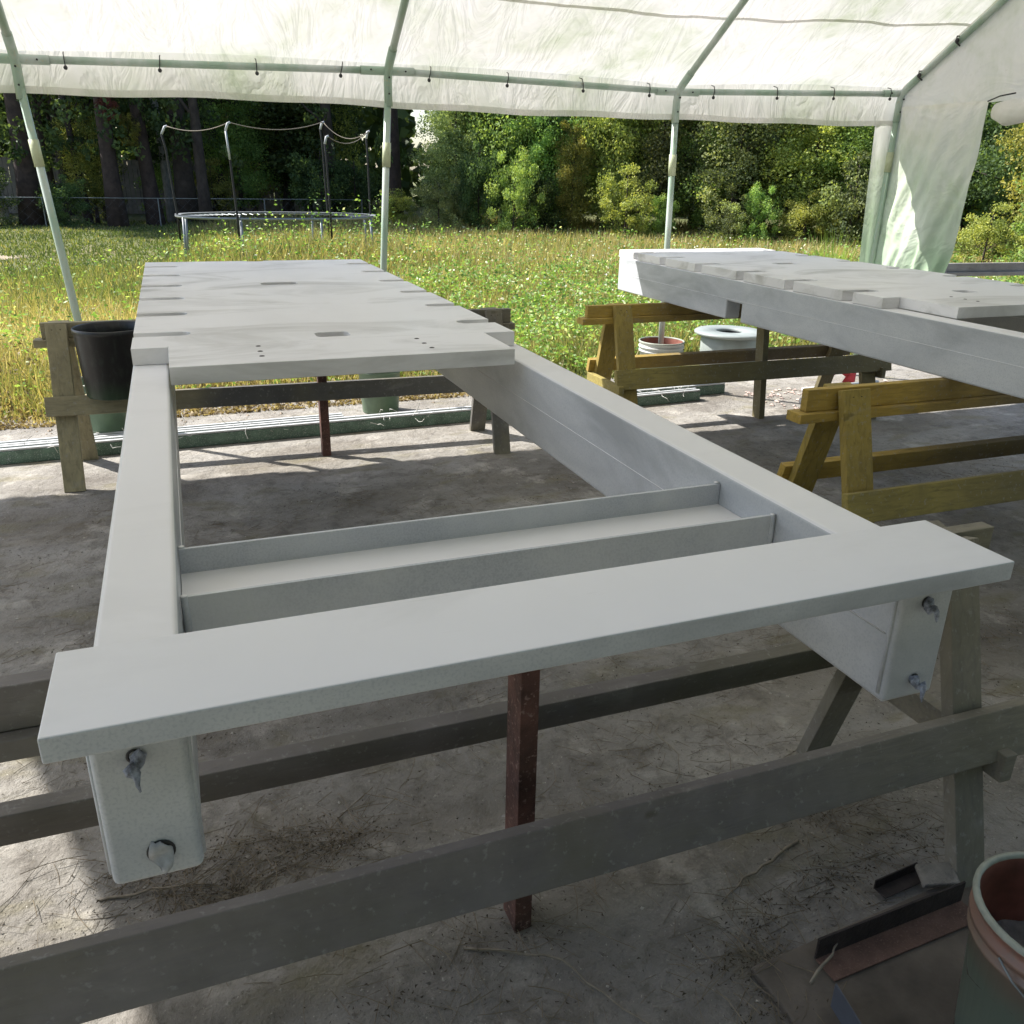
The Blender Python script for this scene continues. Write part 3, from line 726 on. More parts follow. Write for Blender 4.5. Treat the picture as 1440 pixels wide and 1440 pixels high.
o = mb.build('wire_scraps', WIRE); tag(o, 'pale tie wire scraps curling over the rails along the pad edge', 'wire', kind='stuff')

# ---------------------------------------------------------------- scrap in the bottom right corner
def thing1(name, mb, mat, label, cat, bevel=.0015, **k):
    o = mb.build(name, mat, bevel=bevel); tag(o, label, cat, **k); return o
thing1('loose_slab', MB().add([(.985, 1.065, .006), (1.00, .70, .006), (1.95, .70, .006), (1.95, 1.12, .006), (1.50, 1.10, .006), (.985, 1.065, .028), (1.00, .70, .028), (1.95, .70, .028), (1.95, 1.12, .028), (1.50, 1.10, .028)],
     [(4, 3, 2, 1, 0), (5, 6, 7, 8, 9), (0, 1, 6, 5), (1, 2, 7, 6), (2, 3, 8, 7), (3, 4, 9, 8), (4, 0, 5, 9)]), SLAB, 'brown worn slab on the ground under the orange bucket and scrap steel', 'slab', .006)
ang = empty('angle_iron', (0, 0, 0)); tag(ang, 'rusty angle iron lying on the slab beside the orange bucket', 'angle iron')
A0 = Vector((1.125, 1.03, .031)); A1 = Vector((1.555, 1.045, .031)); d_ = (A1-A0).normalized(); s_ = Vector((d_.y, -d_.x, 0))
MB().beam(A0+s_*.030+Vector((0, 0, .002)), A1+s_*.030+Vector((0, 0, .002)), s_, .06, .004).build('flat_leg', RUST, ang)
MB().beam(A0+Vector((0, 0, .030)), A1+Vector((0, 0, .030)), (0, 0, 1), .058, .005).build('upright_leg', DKRUST, ang)
thing1('steel_offcut', MB().box(-.07, .07, -.002, .002, 0, .026).box(-.07, .07, -.035, -.0025, 0, .003), DKRUST, 'small dark steel offcut behind the angle iron', 'steel offcut').matrix_world = Matrix.Translation((1.46, 1.15, .03)) @ Matrix.Rotation(.08, 4, 'Z')
thing1('concrete_chip', MB().beam((1.50, 1.12, .055), (1.58, 1.09, .065), (0, 1, .3), .055, .018), CONCF, 'broken grey concrete chip beside the small steel offcut', 'concrete chip', .004)
ob = MB().beam((1.085, .93, .046), (1.06, .78, .046), (0, 0, 1), .09, .004)
thing1('steel_strip_offcut', ob, BLUISH, 'blue grey steel strip standing on edge at the bottom of the picture', 'steel strip')

# ---------------------------------------------------------------- debris at the right behind
def rock(mb, p, r, n=1):
    vs = []; fs = [(0,1,2),(0,2,3),(0,3,4),(0,4,1),(5,2,1),(5,3,2),(5,4,3),(5,1,4)]
    for d in ((0,0,1),(1,0,0),(0,1,0),(-1,0,0),(0,-1,0),(0,0,-1)):
        k = r*random.uniform(.6, 1.2); vs.append((p[0]+d[0]*k, p[1]+d[1]*k, p[2]+d[2]*k*.6))
    mb.add(vs, fs)
mb = MB()
for k in range(160): rock(mb, (random.uniform(4.1, 5.6), random.uniform(5.0, 5.6), .01), random.uniform(.008, .03))
o = mb.build('rubble', simple('pinkish_rubble', (.45, .36, .32), .9, .35, 5)); tag(o, 'pale pinkish rubble scattered on the sunlit concrete at the right', 'rubble', kind='stuff')
for (a, b, r, mt, lab) in (((4.35, 5.15, .03), (4.95, 5.42, .04), .025, PIPE_W, 'white pipe lying on the sunlit concrete behind the near yellow sawhorse, nearer one'),
                       ((4.6, 5.45, .03), (5.4, 5.5, .03), .02, PIPE_W, 'white pipe on the sunlit concrete, farther one'),
                       ((4.9, 5.1, .05), (5.6, 5.3, .05), .03, PIPE_G, 'green grey pipe on the concrete at the right')):
    o = MB().tube([a, b], r, 12).build('pipe', mt, smooth=True); tag(o, lab, 'pipe')
o = MB().tube([(4.95, 5.62, .1), (5.1, 5.64, .16), (5.2, 5.6, .09), (5.15, 5.56, .03)], .05, 10).build('red_rag', simple('red_rag_cloth', (.45, .05, .06), .9, .2, 8), smooth=True); tag(o, 'small faded red rag among the rubble at the right', 'rag')

# ---------------------------------------------------------------- pine straw, twigs, pebbles near the camera
mb = MB()
def needle(c, spread, L0, r=.0009, zmax=.02):
    a = random.uniform(0, math.tau); x = c[0]+random.gauss(0, spread); y = c[1]+random.gauss(0, spread*.7); z = crust_z(x, y)+random.uniform(.001, zmax)
    d = Vector((math.cos(a), math.sin(a), random.uniform(-.15, .25))); b_ = random.uniform(-.6, .6)
    pts = []
    for q in range(4):
        t = q/3*L0; pts.append((x+d.x*t - d.y*b_*t*t*6, y+d.y*t + d.x*b_*t*t*6, z+d.z*t*.5))
    mb.tube(pts, r, 3, False)
CL = [((-.20, 1.80), .07, 260, 1), ((-.06, 1.66), .07, 380, 1), ((.12, 1.78), .09, 380, 1), ((.22, 1.72), .06, 200, 1), ((1.0, 1.08), .06, 190, 1), ((1.08, 1.18), .07, 150, 1), ((1.35, 1.22), .07, 160, 1), ((1.55, 1.40), .12, 200, 1), ((1.6, 1.25), .08, 140, 1),
      ((.95, .95), .06, 120, 1), ((.52, 1.33), .06, 90, 1), ((.3, 1.25), .12, 130, 1), ((-.3, 1.7), .14, 130, 1), ((1.2, 1.6), .22, 130, 1), ((4.3, 3.4), .3, 300, 1), ((.6, 2.0), .5, 160, 1), ((.3, 3.2), .6, 120, 1), ((3.4, 2.6), .6, 160, 1)]
def patchy(x, y): return mnoise.noise(Vector((x*3.1, y*4.2, 9))) + .5*mnoise.noise(Vector((x*9, y*9, 4)))
for c, s, k, _ in CL:
    for q in range(int(k*.30)): needle((random.gauss(c[0], s*1.2), random.gauss(c[1], s*.6)), .015, random.uniform(.03, .14), random.uniform(.0005, .0011), .018)
cnt = 0
while cnt < 2300:
    x, y = random.uniform(-.9, 3.4), random.uniform(.75, 4.4)
    if patchy(x, y) > random.uniform(.0, .6): needle((x, y), .01, random.uniform(.02, .10), random.uniform(.0005, .0009), .006); cnt += 1
for q in range(500): needle((random.uniform(-.8, 2.6), random.uniform(.8, 4.2)), .1, random.uniform(.02, .08), .0006, .003)
o = mb.build('pine_straw', STRAW); tag(o, 'dry pine needles and straw scattered and heaped over the dirt', 'pine straw', kind='stuff')
mb = MB(); flakes = []
for c, s, k, _ in CL:
    for q in range(int(k*1.5)): flakes.append((random.gauss(c[0], s*1.1), random.gauss(c[1], s*.5), .018))
while len(flakes) < 11000:
    x, y = random.uniform(-.9, 3.4), random.uniform(.7, 4.5)
    if patchy(x+5, y) > random.uniform(-.05, .55): flakes.append((x, y, .004))
for x, y, zm in flakes:
    a = random.uniform(0, math.tau); r = random.choice([.0015, .002, .003, .004, .006]); z = crust_z(x, y)+random.uniform(.0005, zm)
    mb.add([(x+r*math.cos(a), y+r*math.sin(a), z), (x-r*.6*math.sin(a), y+r*.6*math.cos(a), z+random.uniform(-.003, .004)), (x-r*math.cos(a), y-r*math.sin(a), z+random.uniform(-.002, .003))], [(0, 1, 2)])
o = mb.build('leaf_litter', DEBRIS); tag(o, 'dark crumbled leaf litter among the pine straw', 'leaf litter', kind='stuff')
mb = MB()
for k in range(2200):
    x = random.uniform(-.9, 3.4); y = random.uniform(.8, 4.6); rock(mb, (x, y, crust_z(x, y)), random.choice([.002, .003, .004, .007]))
o = mb.build('pebbles', simple('mixed_pebbles', (.30, .28, .25), .9, .6, 30)); tag(o, 'small pale pebbles and crumbs strewn over the dirt', 'pebbles', kind='stuff')
def twig(pts, r, label):
    P = [Vector((x, y, crust_z(x, y)+z)) for x, y, z in pts]
    q = []
    for a, b in zip(P, P[1:]):
        for t in (0, .33, .66): q.append(a.lerp(b, t)+Vector((random.gauss(0, .003), random.gauss(0, .003), 0)))
    q.append(P[-1])
    o = MB().tube(q, [r*(1-.6*i/len(q)) for i in range(len(q))], 6).build('twig', TWIG, smooth=True); tag(o, label, 'twig')
twig([(.42, 1.33, .004), (.52, 1.27, .01), (.60, 1.22, .012), (.66, 1.12, .006), (.70, 1.05, .006), (.77, .98, .004)], .0032, 'long pale twig running from the red post foot towards the bottom edge')
twig([(1.33, 1.35, .004), (1.22, 1.31, .012), (1.13, 1.29, .006), (1.03, 1.24, .004)], .0042, 'dark forked twig on the dirt left of the right hand sawhorse leg')
twig([(1.28, 1.95, .004), (1.2, 1.85, .02), (1.22, 1.75, .015), (1.16, 1.66, .004)], .0025, 'thin curved pale twig behind the long grey brace')
twig([(-.33, 1.74, .004), (-.25, 1.73, .01), (-.15, 1.72, .01), (-.08, 1.70, .004)], .004, 'pale stick beside the left rail end at the straw heap')
twig([(1.07, .98, .035), (1.13, 1.0, .045), (1.18, 1.03, .04)], .004, 'short pale stick on the brown slab')
# soil ridge along the slab edge
# ---------------------------------------------------------------- foliage tools
def quads_mesh(name, P, s, mat, aspect=.55, upbias=.0, rnd=None, axis=None):
    n = len(P)
    u = RNG.normal(size=(n, 3)) if axis is None else axis
    u /= np.linalg.norm(u, axis=1)[:, None]
    h = RNG.normal(size=(n, 3)); h[:, 2] *= .6; v = np.cross(u, h); v /= np.linalg.norm(v, axis=1)[:, None]
    s = np.asarray(s).reshape(-1, 1) if np.ndim(s) else np.full((n, 1), s)
    V = np.empty((n, 4, 3)); V[:, 0] = P - u*s*.5; V[:, 1] = P + v*s*.5*aspect; V[:, 2] = P + u*s*.5; V[:, 3] = P - v*s*.5*aspect
    return raw_mesh(name, V.reshape(-1, 3), 4, n, mat, RNG.random(n) if rnd is None else rnd)
def raw_mesh(name, V, k, n, mat, rnd):
    me = bpy.data.meshes.new(name)
    me.vertices.add(n*k); me.vertices.foreach_set('co', V.astype(np.float32).ravel())
    me.loops.add(n*k); me.loops.foreach_set('vertex_index', np.arange(n*k, dtype=np.int32))
    me.polygons.add(n); me.polygons.foreach_set('loop_start', np.arange(0, n*k, k, dtype=np.int32))
    try: me.polygons.foreach_set('loop_total', np.full(n, k, dtype=np.int32))
    except Exception: pass
    at = me.attributes.new('rnd', 'FLOAT', 'FACE'); at.data.foreach_set('value', np.asarray(rnd, dtype=np.float32))
    me.update(calc_edges=True); me.materials.append(mat); return me
def crown_pts(n, rx, ry, z0, z1, nclump, clr, seed, shell=.72, lump=.35):
    rg = np.random.default_rng(seed); c = []
    zc, hz = (z0+z1)/2, (z1-z0)/2
    while len(c) < nclump:
        p = rg.normal(size=3); p /= np.linalg.norm(p); r = (shell + (1-shell)*rg.random())*(1 + lump*(rg.random()-.6))
        if rg.random() < .15: r *= .5
        c.append((p[0]*rx*r, p[1]*ry*r, zc+p[2]*hz*r))
    c = np.array(c); idx = rg.integers(0, nclump, n); size = clr*(.6+.8*rg.random(nclump))
    d = rg.normal(size=(n, 3)); d /= np.linalg.norm(d, axis=1)[:, None]; d *= (rg.random((n, 1))**.5)
    P = c[idx] + d*size[idx][:, None]*np.array([1, 1, .75]); P[:, 2] = np.maximum(P[:, 2], .03)
    return P, np.clip(.5 + .28*(rg.normal(size=nclump))[idx] + .16*rg.normal(size=n), 0, 1)
LM = {
 'dark': leaf_mat('dark_evergreen_leaves', [(0, (0.033, 0.060, 0.022)), (.5, (0.064, 0.113, 0.035)), (.9, (0.128, 0.198, 0.055))]),
 'green': leaf_mat('mid_green_leaves', [(0, (0.080, 0.140, 0.025)), (.5, (0.158, 0.270, 0.048)), (.95, (0.315, 0.433, 0.086))]),
 'bright': leaf_mat('bright_green_leaves', [(0, (0.103, 0.192, 0.032)), (.5, (0.209, 0.363, 0.063)), (.95, (0.376, 0.519, 0.110))]),
 'olive': leaf_mat('olive_leaves', [(0, (0.087, 0.117, 0.023)), (.5, (0.207, 0.260, 0.044)), (.95, (0.433, 0.447, 0.086))]),
 'grey': leaf_mat('grey_green_leaves', [(0, (0.086, 0.127, 0.050)), (.5, (0.184, 0.242, 0.088)), (.95, (0.366, 0.432, 0.166))]),
 'yellow': leaf_mat('yellowing_leaves', [(0, (0.073, 0.093, 0.017)), (.5, (0.209, 0.222, 0.035)), (.95, (0.418, 0.383, 0.059))]),
 'brown': leaf_mat('russet_tangle_leaves', [(0, (0.054, 0.073, 0.030)), (.5, (0.154, 0.173, 0.061)), (.95, (0.307, 0.366, 0.103))]),
 'red': leaf_mat('red_vine_leaves', [(0, (0.064, 0.016, 0.014)), (.5, (0.151, 0.032, 0.029)), (.95, (0.223, 0.072, 0.043))]),
}
def trunk_mb(h, r, seed, limbs=7, lean=.0, zl=.35, spread=1.0):
    rg = random.Random(seed); mb = MB(); pts = []; rs = []
    ax, ay = rg.uniform(-1, 1)*lean, rg.uniform(-.3, .3)*lean
    for i in range(9):
        t = i/8; pts.append(Vector((ax*t*h + .05*math.sin(t*5+seed)*r*6, ay*t*h + .05*math.cos(t*4+seed)*r*6, t*h))); rs.append(r*(1.25 if i == 0 else 1-.72*t))
    mb.tube(pts, rs, 9)
    for k in range(limbs):
        t = rg.uniform(zl, .97); i = min(7, int(t*8)); p = pts[i].lerp(pts[i+1], t*8-i); a = rg.uniform(0, math.tau)
        d = Vector((math.cos(a), math.sin(a), rg.uniform(.15, .8))).normalized(); L0 = spread*rg.uniform(.5, 1.1)*(1.2-t*.7); q = [p]
        for _ in range(4):
            d = (d + Vector((rg.gauss(0, .2), rg.gauss(0, .2), rg.gauss(.05, .15)))).normalized(); q.append(q[-1]+d*L0/4)
        mb.tube(q, [r*.32*(1-.2*j) for j in range(5)], 5)
    return mb
def mesh_of(mb, name, mat, smooth=True):
    me = bpy.data.meshes.new(name); me.from_pydata(mb.v, [], mb.f); me.materials.append(mat)
    for p in me.polygons: p.use_smooth = smooth
    return me
BUSHM = {}
CLS = {'shrub': (.9, 1.7, 9000, .20, 60, .048), 'tree': (1.5, 5.2, 24000, .42, 120, .070), 'big': (2.2, 8.0, 17000, .75, 80, .13)}
def bush_mesh(kind, cls, var):
    k = (kind, cls, var)
    if k not in BUSHM:
        rx, h, n, clr, nc, ls = CLS[cls]
        P, r = crown_pts(n, rx*.86, rx*.86, -.1 if cls == 'shrub' else .1, h*.95, nc, clr, 40+var*7+len(BUSHM), .62 if cls != 'big' else .5, .5)
        BUSHM[k] = (quads_mesh('crown', P, ls*(.6+.8*RNG.random(n)), LM[kind], .6, rnd=r),
                    mesh_of(trunk_mb(h*.85, .03*h/1.7, len(BUSHM)+5, 12, .06, .12, rx*.8), 'trunk', BARK))
    return BUSHM[k]
def bush(x, y, rx, h, kind, var, label, cat='tree', group='trees and shrubs along the field edge', name=None, rz=None, cls=None):
    cls = cls or ('shrub' if h < 2.9 else 'tree'); cm, tm = bush_mesh(kind, cls, 0 if kind in ('yellow', 'brown', 'red') else var % 2)
    e = empty(name or ('leafy_tree' if h > 2.8 else 'shrub'), (x, y, 0), random.uniform(0, 6.28) if rz is None else rz); tag(e, label, cat if h > 2.8 else 'shrub', group)
    for nm, me in (('trunk', tm), ('crown', cm)):
        o = bpy.data.objects.new(nm, me); COL.objects.link(o); o.parent = e; o.scale = (rx/CLS[cls][0], rx/CLS[cls][0], h/CLS[cls][1])
    return e
# front row, right hand side
R = [
 (8.15, 24.6, 1.3, 5.6, 'dark', 0, 'dark blue green bushy tree just right of the gap of sky'),
 (6.6, 22.6, .85, 1.6, 'grey', 2, 'low grey green shrub at the foot of the dark tree by the sky gap'),
 (8.9, 23.4, 1.5, 5.9, 'green', 1, 'tall fresh green tree rising behind the round bright shrub'),
 (8.15, 21.3, .80, 2.25, 'bright', 0, 'round bright green shrub standing in front of darker trees'),
 (10.0, 23.2, 1.35, 5.8, 'dark', 1, 'very dark tree behind the yellow leaved sapling'),
 (9.9, 21.6, .62, 3.0, 'yellow', 2, 'narrow sapling with yellow orange leaves left of the olive trees'),
 (11.0, 21.5, 1.2, 5.2, 'olive', 0, 'olive tree with yellow tips beside the dark tree'),
 (10.6, 19.9, .95, 1.9, 'olive', 2, 'low olive brush at the foot of the olive trees'),
 (11.4, 19.6, .42, 1.3, 'bright', 1, 'small upright green shrub in front of the olive brush'),
 (12.1, 20.8, 1.35, 5.4, 'brown', 1, 'dull brownish green tree left of the third canopy leg'),
 (13.2, 19.2, 1.45, 4.7, 'grey', 0, 'broad grey green tree right of the third canopy leg'),
 (13.1, 17.9, .55, 1.55, 'bright', 0, 'pointed bright green shrub below the grey green tree'),
 (12.6, 18.4, .8, 1.5, 'brown', 1, 'brown tangled brush left of the pointed green shrub'),
 (14.6, 18.1, 1.6, 4.3, 'olive', 1, 'wide sunlit olive tree left of the curtain'),
 (15.6, 17.6, 1.4, 4.9, 'green', 0, 'green tree partly hidden by the curtain flap'),
 (14.5, 16.4, 1.1, 2.3, 'brown', 0, 'tangled brown shrub in front of the olive tree by the curtain'),
 (15.0, 15.2, .9, 1.7, 'dark', 2, 'dark shrub at the foot of the curtain side trees'),
 (17.5, 13.8, 1.4, 4.6, 'yellow', 1, 'yellowing tree seen right of the curtain'),
 (15.6, 12.2, 1.0, 2.0, 'bright', 1, 'bright green shrub right of the curtain, behind the weathered sawhorse'),
 (14.2, 12.4, .7, 1.3, 'olive', 2, 'low olive shrub close to the right edge of the curtain'),
 (13.3, 10.1, .8, 1.55, 'green', 0, 'green vine covered shrub at the right edge behind the weathered sawhorse'),
 (11.7, 22.3, 1.4, 5.6, 'green', 1, 'green tree rising between the olive tree and the dull brown tree'),
 (14.0, 21.0, 1.5, 5.8, 'dark', 1, 'dark tree rising behind the broad grey green tree'),
 (16.8, 19.6, 1.7, 5.8, 'dark', 0, 'dark tree rising behind the wide olive tree'),
 (9.1, 21.9, .8, 1.7, 'dark', 1, 'dark low shrub right of the round bright green shrub'),
 (13.9, 17.2, .8, 1.4, 'olive', 0, 'low olive shrub right of the pointed green one'),
 (7.6, 22.4, .7, 2.6, 'dark', 0, 'dark shrub just left of the round bright green shrub'),
 (9.6, 22.6, 1.25, 4.6, 'bright', 0, 'light green leafy tree rising between the round shrub and the yellow sapling'),
 (12.9, 20.0, 1.2, 4.4, 'green', 0, 'green leafy tree directly behind the third canopy leg'),
 (15.3, 17.0, 1.2, 3.6, 'bright', 1, 'light green tree just left of the curtain flap'),
 (7.3, 23.6, 1.1, 4.0, 'grey', 1, 'grey green young tree right of the sky gap'),
 (18.5, 15.5, 1.6, 5.6, 'dark', 0, 'dark tree behind the yellowing tree at the right edge'),
]
for a in R: bush(*a)
# second row and deep woods: fill, one description for what nothing tells apart
for k in range(26):
    t = k/25; x = 5 + 22*t + random.uniform(-.6, .6); y = 31 - 17*t + random.uniform(-1, 1)
    if .20 < x/y < .37: continue
    bush(x, y, random.uniform(1.7, 2.3), random.uniform(6.5, 9) if t > .1 else 5.5, ['dark', 'dark', 'green', 'olive'][k % 4], k % 3,
         'shadowed tree standing in the dense row behind the front trees on the right', group='dense second row of trees on the right', cls='big')
# left forest: trunks one can tell apart
TM = {}
def forest_tree(x, y, r, h, mat, lean, label, group='forest trunks beyond the lawn', crown='dark', z0=.30, wid=1.0, cn=0):
    key = (mat.name, cn)
    if key not in TM:
        P, rr = crown_pts(7000, 1.9, 1.9, 3.4, 9.6, 34, .62, 90+len(TM), .5)
        P2, rr2 = crown_pts(500, 1.3, 1.3, 1.2, 3.6, 12, .30, 190+len(TM), .5)
        P = np.vstack([P, P2]); rr = np.concatenate([rr, rr2])
        TM[key] = (mesh_of(trunk_mb(9.2, 1.0/4, 31+len(TM)*3, 12, .0, .28, 1.6), 'trunk', mat), quads_mesh('crown', P, .13*(.7+.6*RNG.random(len(P))), LM[crown], .6, rnd=rr))
    tm, cm = TM[key]
    e = empty('forest_tree', (x, y, 0), random.uniform(0, 6.28)); e.rotation_euler = (random.uniform(-.02, .02), lean, 0); tag(e, label, 'tree', group)
    o = bpy.data.objects.new('trunk', tm); COL.objects.link(o); o.parent = e; o.scale = (r/.25, r/.25, h/9.2); o.rotation_euler[2] = random.uniform(0, 6)
    o = bpy.data.objects.new('crown', cm); COL.objects.link(o); o.parent = e; o.scale = (wid, wid, h/9.2); o.rotation_euler[2] = random.uniform(0, 6)
    return e
FT = [(-4.15, 28.3, .10, 9.5, BARK_P, -.03, 'thin pale trunk at the far left edge of the wood'),
 (-3.45, 28.2, .30, 10, BARK_R, -.02, 'thick dark reddish trunk left of the left canopy leg'),
 (-2.95, 29.5, .12, 9, BARK, -.05, 'slim black trunk just left of the left canopy leg'),
 (-2.1, 28.6, .11, 9, BARK, -.07, 'slim leaning trunk right of the left canopy leg'),
 (-1.75, 30.2, .10, 9, BARK, -.05, 'thin straight trunk behind the leaning one'),
 (-1.25, 27.6, .24, 10.5, BARK_R, -.015, 'stout reddish trunk with a red vine, left part of the wood'),
 (-.35, 28.2, .22, 10.5, BARK_R, -.02, 'brown trunk at the left of the close cluster'),
 (.15, 29.4, .13, 9.5, BARK_P, -.05, 'pale lit trunk in the middle of the close cluster'),
 (.55, 28.4, .30, 11, BARK, -.03, 'thickest black trunk of the close cluster'),
 (1.0, 27.5, .17, 10, BARK, .01, 'black trunk at the right of the close cluster, left of the trampoline'),
 (1.75, 31.0, .22, 10, BARK, -.02, 'dark trunk behind the trampoline, between its first two poles'),
 (2.9, 32.5, .10, 9, BARK, -.1, 'thin slanting trunk behind the middle of the trampoline'),
 (3.7, 31.0, .13, 9, BARK, .08, 'slanting trunk behind the trampoline, left of its right hand poles'),
 (4.9, 28.6, .20, 9.5, BARK, -.02, 'dark trunk just left of the middle canopy leg'),
 (6.35, 26.6, .28, 9.5, BARK_R, -.03, 'stout trunk right of the middle canopy leg, beside the sky gap')]
for k, a in enumerate(FT): forest_tree(*a, cn=k % 2, wid=.35 if k == 14 else 1.0)
for k in range(22):
    x = -9 + .75*k + random.uniform(-.3, .3); y = random.uniform(33, 41)
    if .20 < x/y < .35: continue
    forest_tree(x, y, random.uniform(.1, .25), random.uniform(9, 12), [BARK, BARK_R][k % 2], random.uniform(-.05, .03), 'dark trunk deeper in the wood among many alike', group='deeper forest trunks', cn=k % 2, wid=1.3)
# low growth in the wood
U = [(-2.6, 27.6, .8, 1.5, 'dark', 'dark brush between the left trunks'), (-1.9, 28.8, .9, 3.4, 'olive', 'thin leafy sapling right of the left canopy leg'),
     (-.75, 27.9, .38, .9, 'yellow', 'bright yellow leafed sprig hanging left of the trunk cluster'), (-1.15, 27.3, .33, .95, 'red', 'red vine leaves climbing the stout reddish trunk'),
     (.1, 30.5, 1.0, 2.2, 'green', 'green brush behind the trunk cluster'), (1.4, 30.0, .9, 1.9, 'olive', 'olive undergrowth behind the left trampoline pole'),
     (2.3, 30.5, 1.3, 4.8, 'green', 'leafy understory tree above the trampoline'), (3.0, 34.0, 1.6, 6.2, 'yellow', 'yellow green tree high behind the trampoline'),
     (4.5, 28.2, 1.25, 2.5, 'dark', 'dark round shrub behind the right hand trampoline poles'), (5.5, 28.0, 1.1, 2.2, 'dark', 'dark shrub right of the middle canopy leg'),
     (5.2, 30.0, 1.1, 6.0, 'olive', 'olive tree between the middle leg and the stout trunk'), (4.2, 33.0, 1.6, 6.5, 'green', 'green tree left of the middle canopy leg, high up'),
     (-4.6, 27.8, 1.0, 1.8, 'dark', 'dark brush at the far left edge'), (6.1, 25.6, .8, 1.2, 'olive', 'low olive brush at the foot of the stout trunk')]
for k, (x, y, rx, h, kd, lab) in enumerate(U):
    e = bush(x, y, rx, h, kd, k % 3, lab, group='undergrowth in the wood')
    if kd == 'yellow' and h < 1: e.location.z = 2.1
    if kd == 'red': e.location.z = 2.7
for k in range(16):  # unseen tree row, added to cut the light reaching the near side
    bush(-15+2.1*k+random.uniform(-.5, .5), random.uniform(-7.5, -5.0), random.uniform(2.0, 2.5), random.uniform(10, 12), 'dark', k % 2, 'unseen dark tree added behind the viewer to shade the near side', group='unseen tree row added behind the viewer to block light', cls='big')
# mass of far foliage closing the background
n = 70000; rg = np.random.default_rng(5)
th = rg.uniform(-.62, 1.45, n); rad = rg.uniform(40, 60, n); zz = rg.random(n)**.8*13
X = rad*np.sin(th); Y = rad*np.cos(th)
keep = ~((X/Y > .262) & (X/Y < .297) & (zz > 2.2+1.2*np.sin(X))); 
keep &= (zz < 10+2.5*np.sin(th*23)+1.5*np.sin(th*61))
P = np.stack([X, Y, zz], 1)[keep]
o = bpy.data.objects.new('distant_woods', quads_mesh('distant_woods', P, .75*(.6+.7*rg.random(len(P))), LM['dark'], .7)); COL.objects.link(o)
tag(o, 'dark mass of distant woods closing the background', 'woods', kind='stuff')

# ---------------------------------------------------------------- fences at the back
fe = empty('board_fence', (0, 34.5, 0)); tag(fe, 'grey brown board fence seen between the forest trunks', 'fence')
mb = MB(); x = -9.0
while x < 6.2:
    h = 1.78+random.uniform(-.02, .02); mb.box(x, x+.14, -.012, .012, .03, h); x += .152
tag(mb.build('fence_boards', FENCEW, fe), kind='stuff')
mb = MB()
for i in range(3): MB().box(-9, 6.2, .014, .054, .3+.6*i, .39+.6*i).build('fence_rail', FENCEW, fe)
cf = empty('chain_link_fence', (0, 27.2, 0)); tag(cf, 'low chain link fence with a pale top rail in front of the forest trunks', 'fence')
MB().tube([(-6, 0, .76), (5.6, .4, .76)], .011, 6).build('top_rail', GALV, cf)
for i in range(5): MB().tube([(-6+2.9*i, .1*i, 0), (-6+2.9*i, .1*i, .77)], .016, 6).build('post', GALV, cf)
mb = MB()
for i in range(40):
    x = -6+.28*i
    for s in (-1, 1): mb.tube([(x, .034*(x+6), .02), (x+s*.8, .034*(x+6)+.02, .75)], .0009, 3, False)
tag(mb.build('wire_mesh', GALV, cf), kind='stuff')

# ---------------------------------------------------------------- trampoline
tr = empty('trampoline', (1.86, 16.6, 0)); tag(tr, 'bare round trampoline frame with tall black enclosure poles standing in the weeds', 'trampoline')
RT = 1.72; ZTR = .81
pts = [(RT*math.cos(a), RT*.62*math.sin(a), ZTR) for a in [i*math.tau/48 for i in range(49)]]
MB().tube(pts, .026, 8, False).build('frame_ring', GALV, tr, smooth=True)
MB().add([(r*math.cos(a), r*.62*math.sin(a), ZTR+.028+dz) for (r, dz) in ((RT+.03, 0), (RT-.07, -.004)) for a in [i*math.tau/48 for i in range(48)]],
         [(i, (i+1) % 48, 48+(i+1) % 48, 48+i) for i in range(48)]).build('pad_ring', GALV, tr)
ns = 72; sp_ = MB()
for i in range(ns):
    a = i*math.tau/ns; sp_.tube([(RT*math.cos(a), RT*.62*math.sin(a), ZTR), ((RT-.3)*math.cos(a), (RT-.3)*.62*math.sin(a), ZTR-.02)], .006, 4, False)
tag(sp_.build('springs', GALV, tr), kind='stuff')
for i in range(8):
    a = i*math.tau/8 + .35
    MB().tube([(RT*math.cos(a), RT*.62*math.sin(a), ZTR), (RT*1.02*math.cos(a), RT*.64*math.sin(a), .0)], .022, 8).build('leg', GALV, tr, smooth=True)
tops = []
for (dx, dy, zt, lean) in ((-1.70, -.1, 2.22, -.10), (-.78, -1.0, 2.27, -.06), (.76, -.98, 2.12, -.03), (1.03, 0.95, 2.42, -.05), (1.68, .1, 2.26, -.02)):
    MB().tube([(dx, dy, ZTR-.4), (dx, dy, ZTR), (dx+lean*.6, dy, zt-.35), (dx+lean, dy, zt-.13), (dx+lean*.6+.02, dy+.02, zt-.02)], .018, 8).build('enclosure_pole', BLACKT, tr, smooth=True)
    MB().tube([(dx+lean, dy, zt-.13), (dx+lean*.6+.02, dy+.02, zt-.015), (dx+lean*.6+.06, dy+.03, zt)], .020, 8).build('pole_cap', PIPE_W, tr, smooth=True)
    tops.append(Vector((dx+lean*.6+.04, dy+.02, zt)))
MB().tube([(-.78-.036, -1.035, 1.72), (-.84, -1.035, 2.14)], .016, 6).build('torn_sleeve', PIPE_W, tr, smooth=True)
for (a, b, s) in ((0, 1, .10), (1, 3, .12), (2, 4, .16), (3, 4, .2)):
    A, B = tops[a], tops[b]
    MB().tube([A.lerp(B, t)-Vector((0, 0, s*4*t*(1-t))) for t in [i/10 for i in range(11)]], .0075, 5).build('net_cord', TWIG, tr, smooth=True)

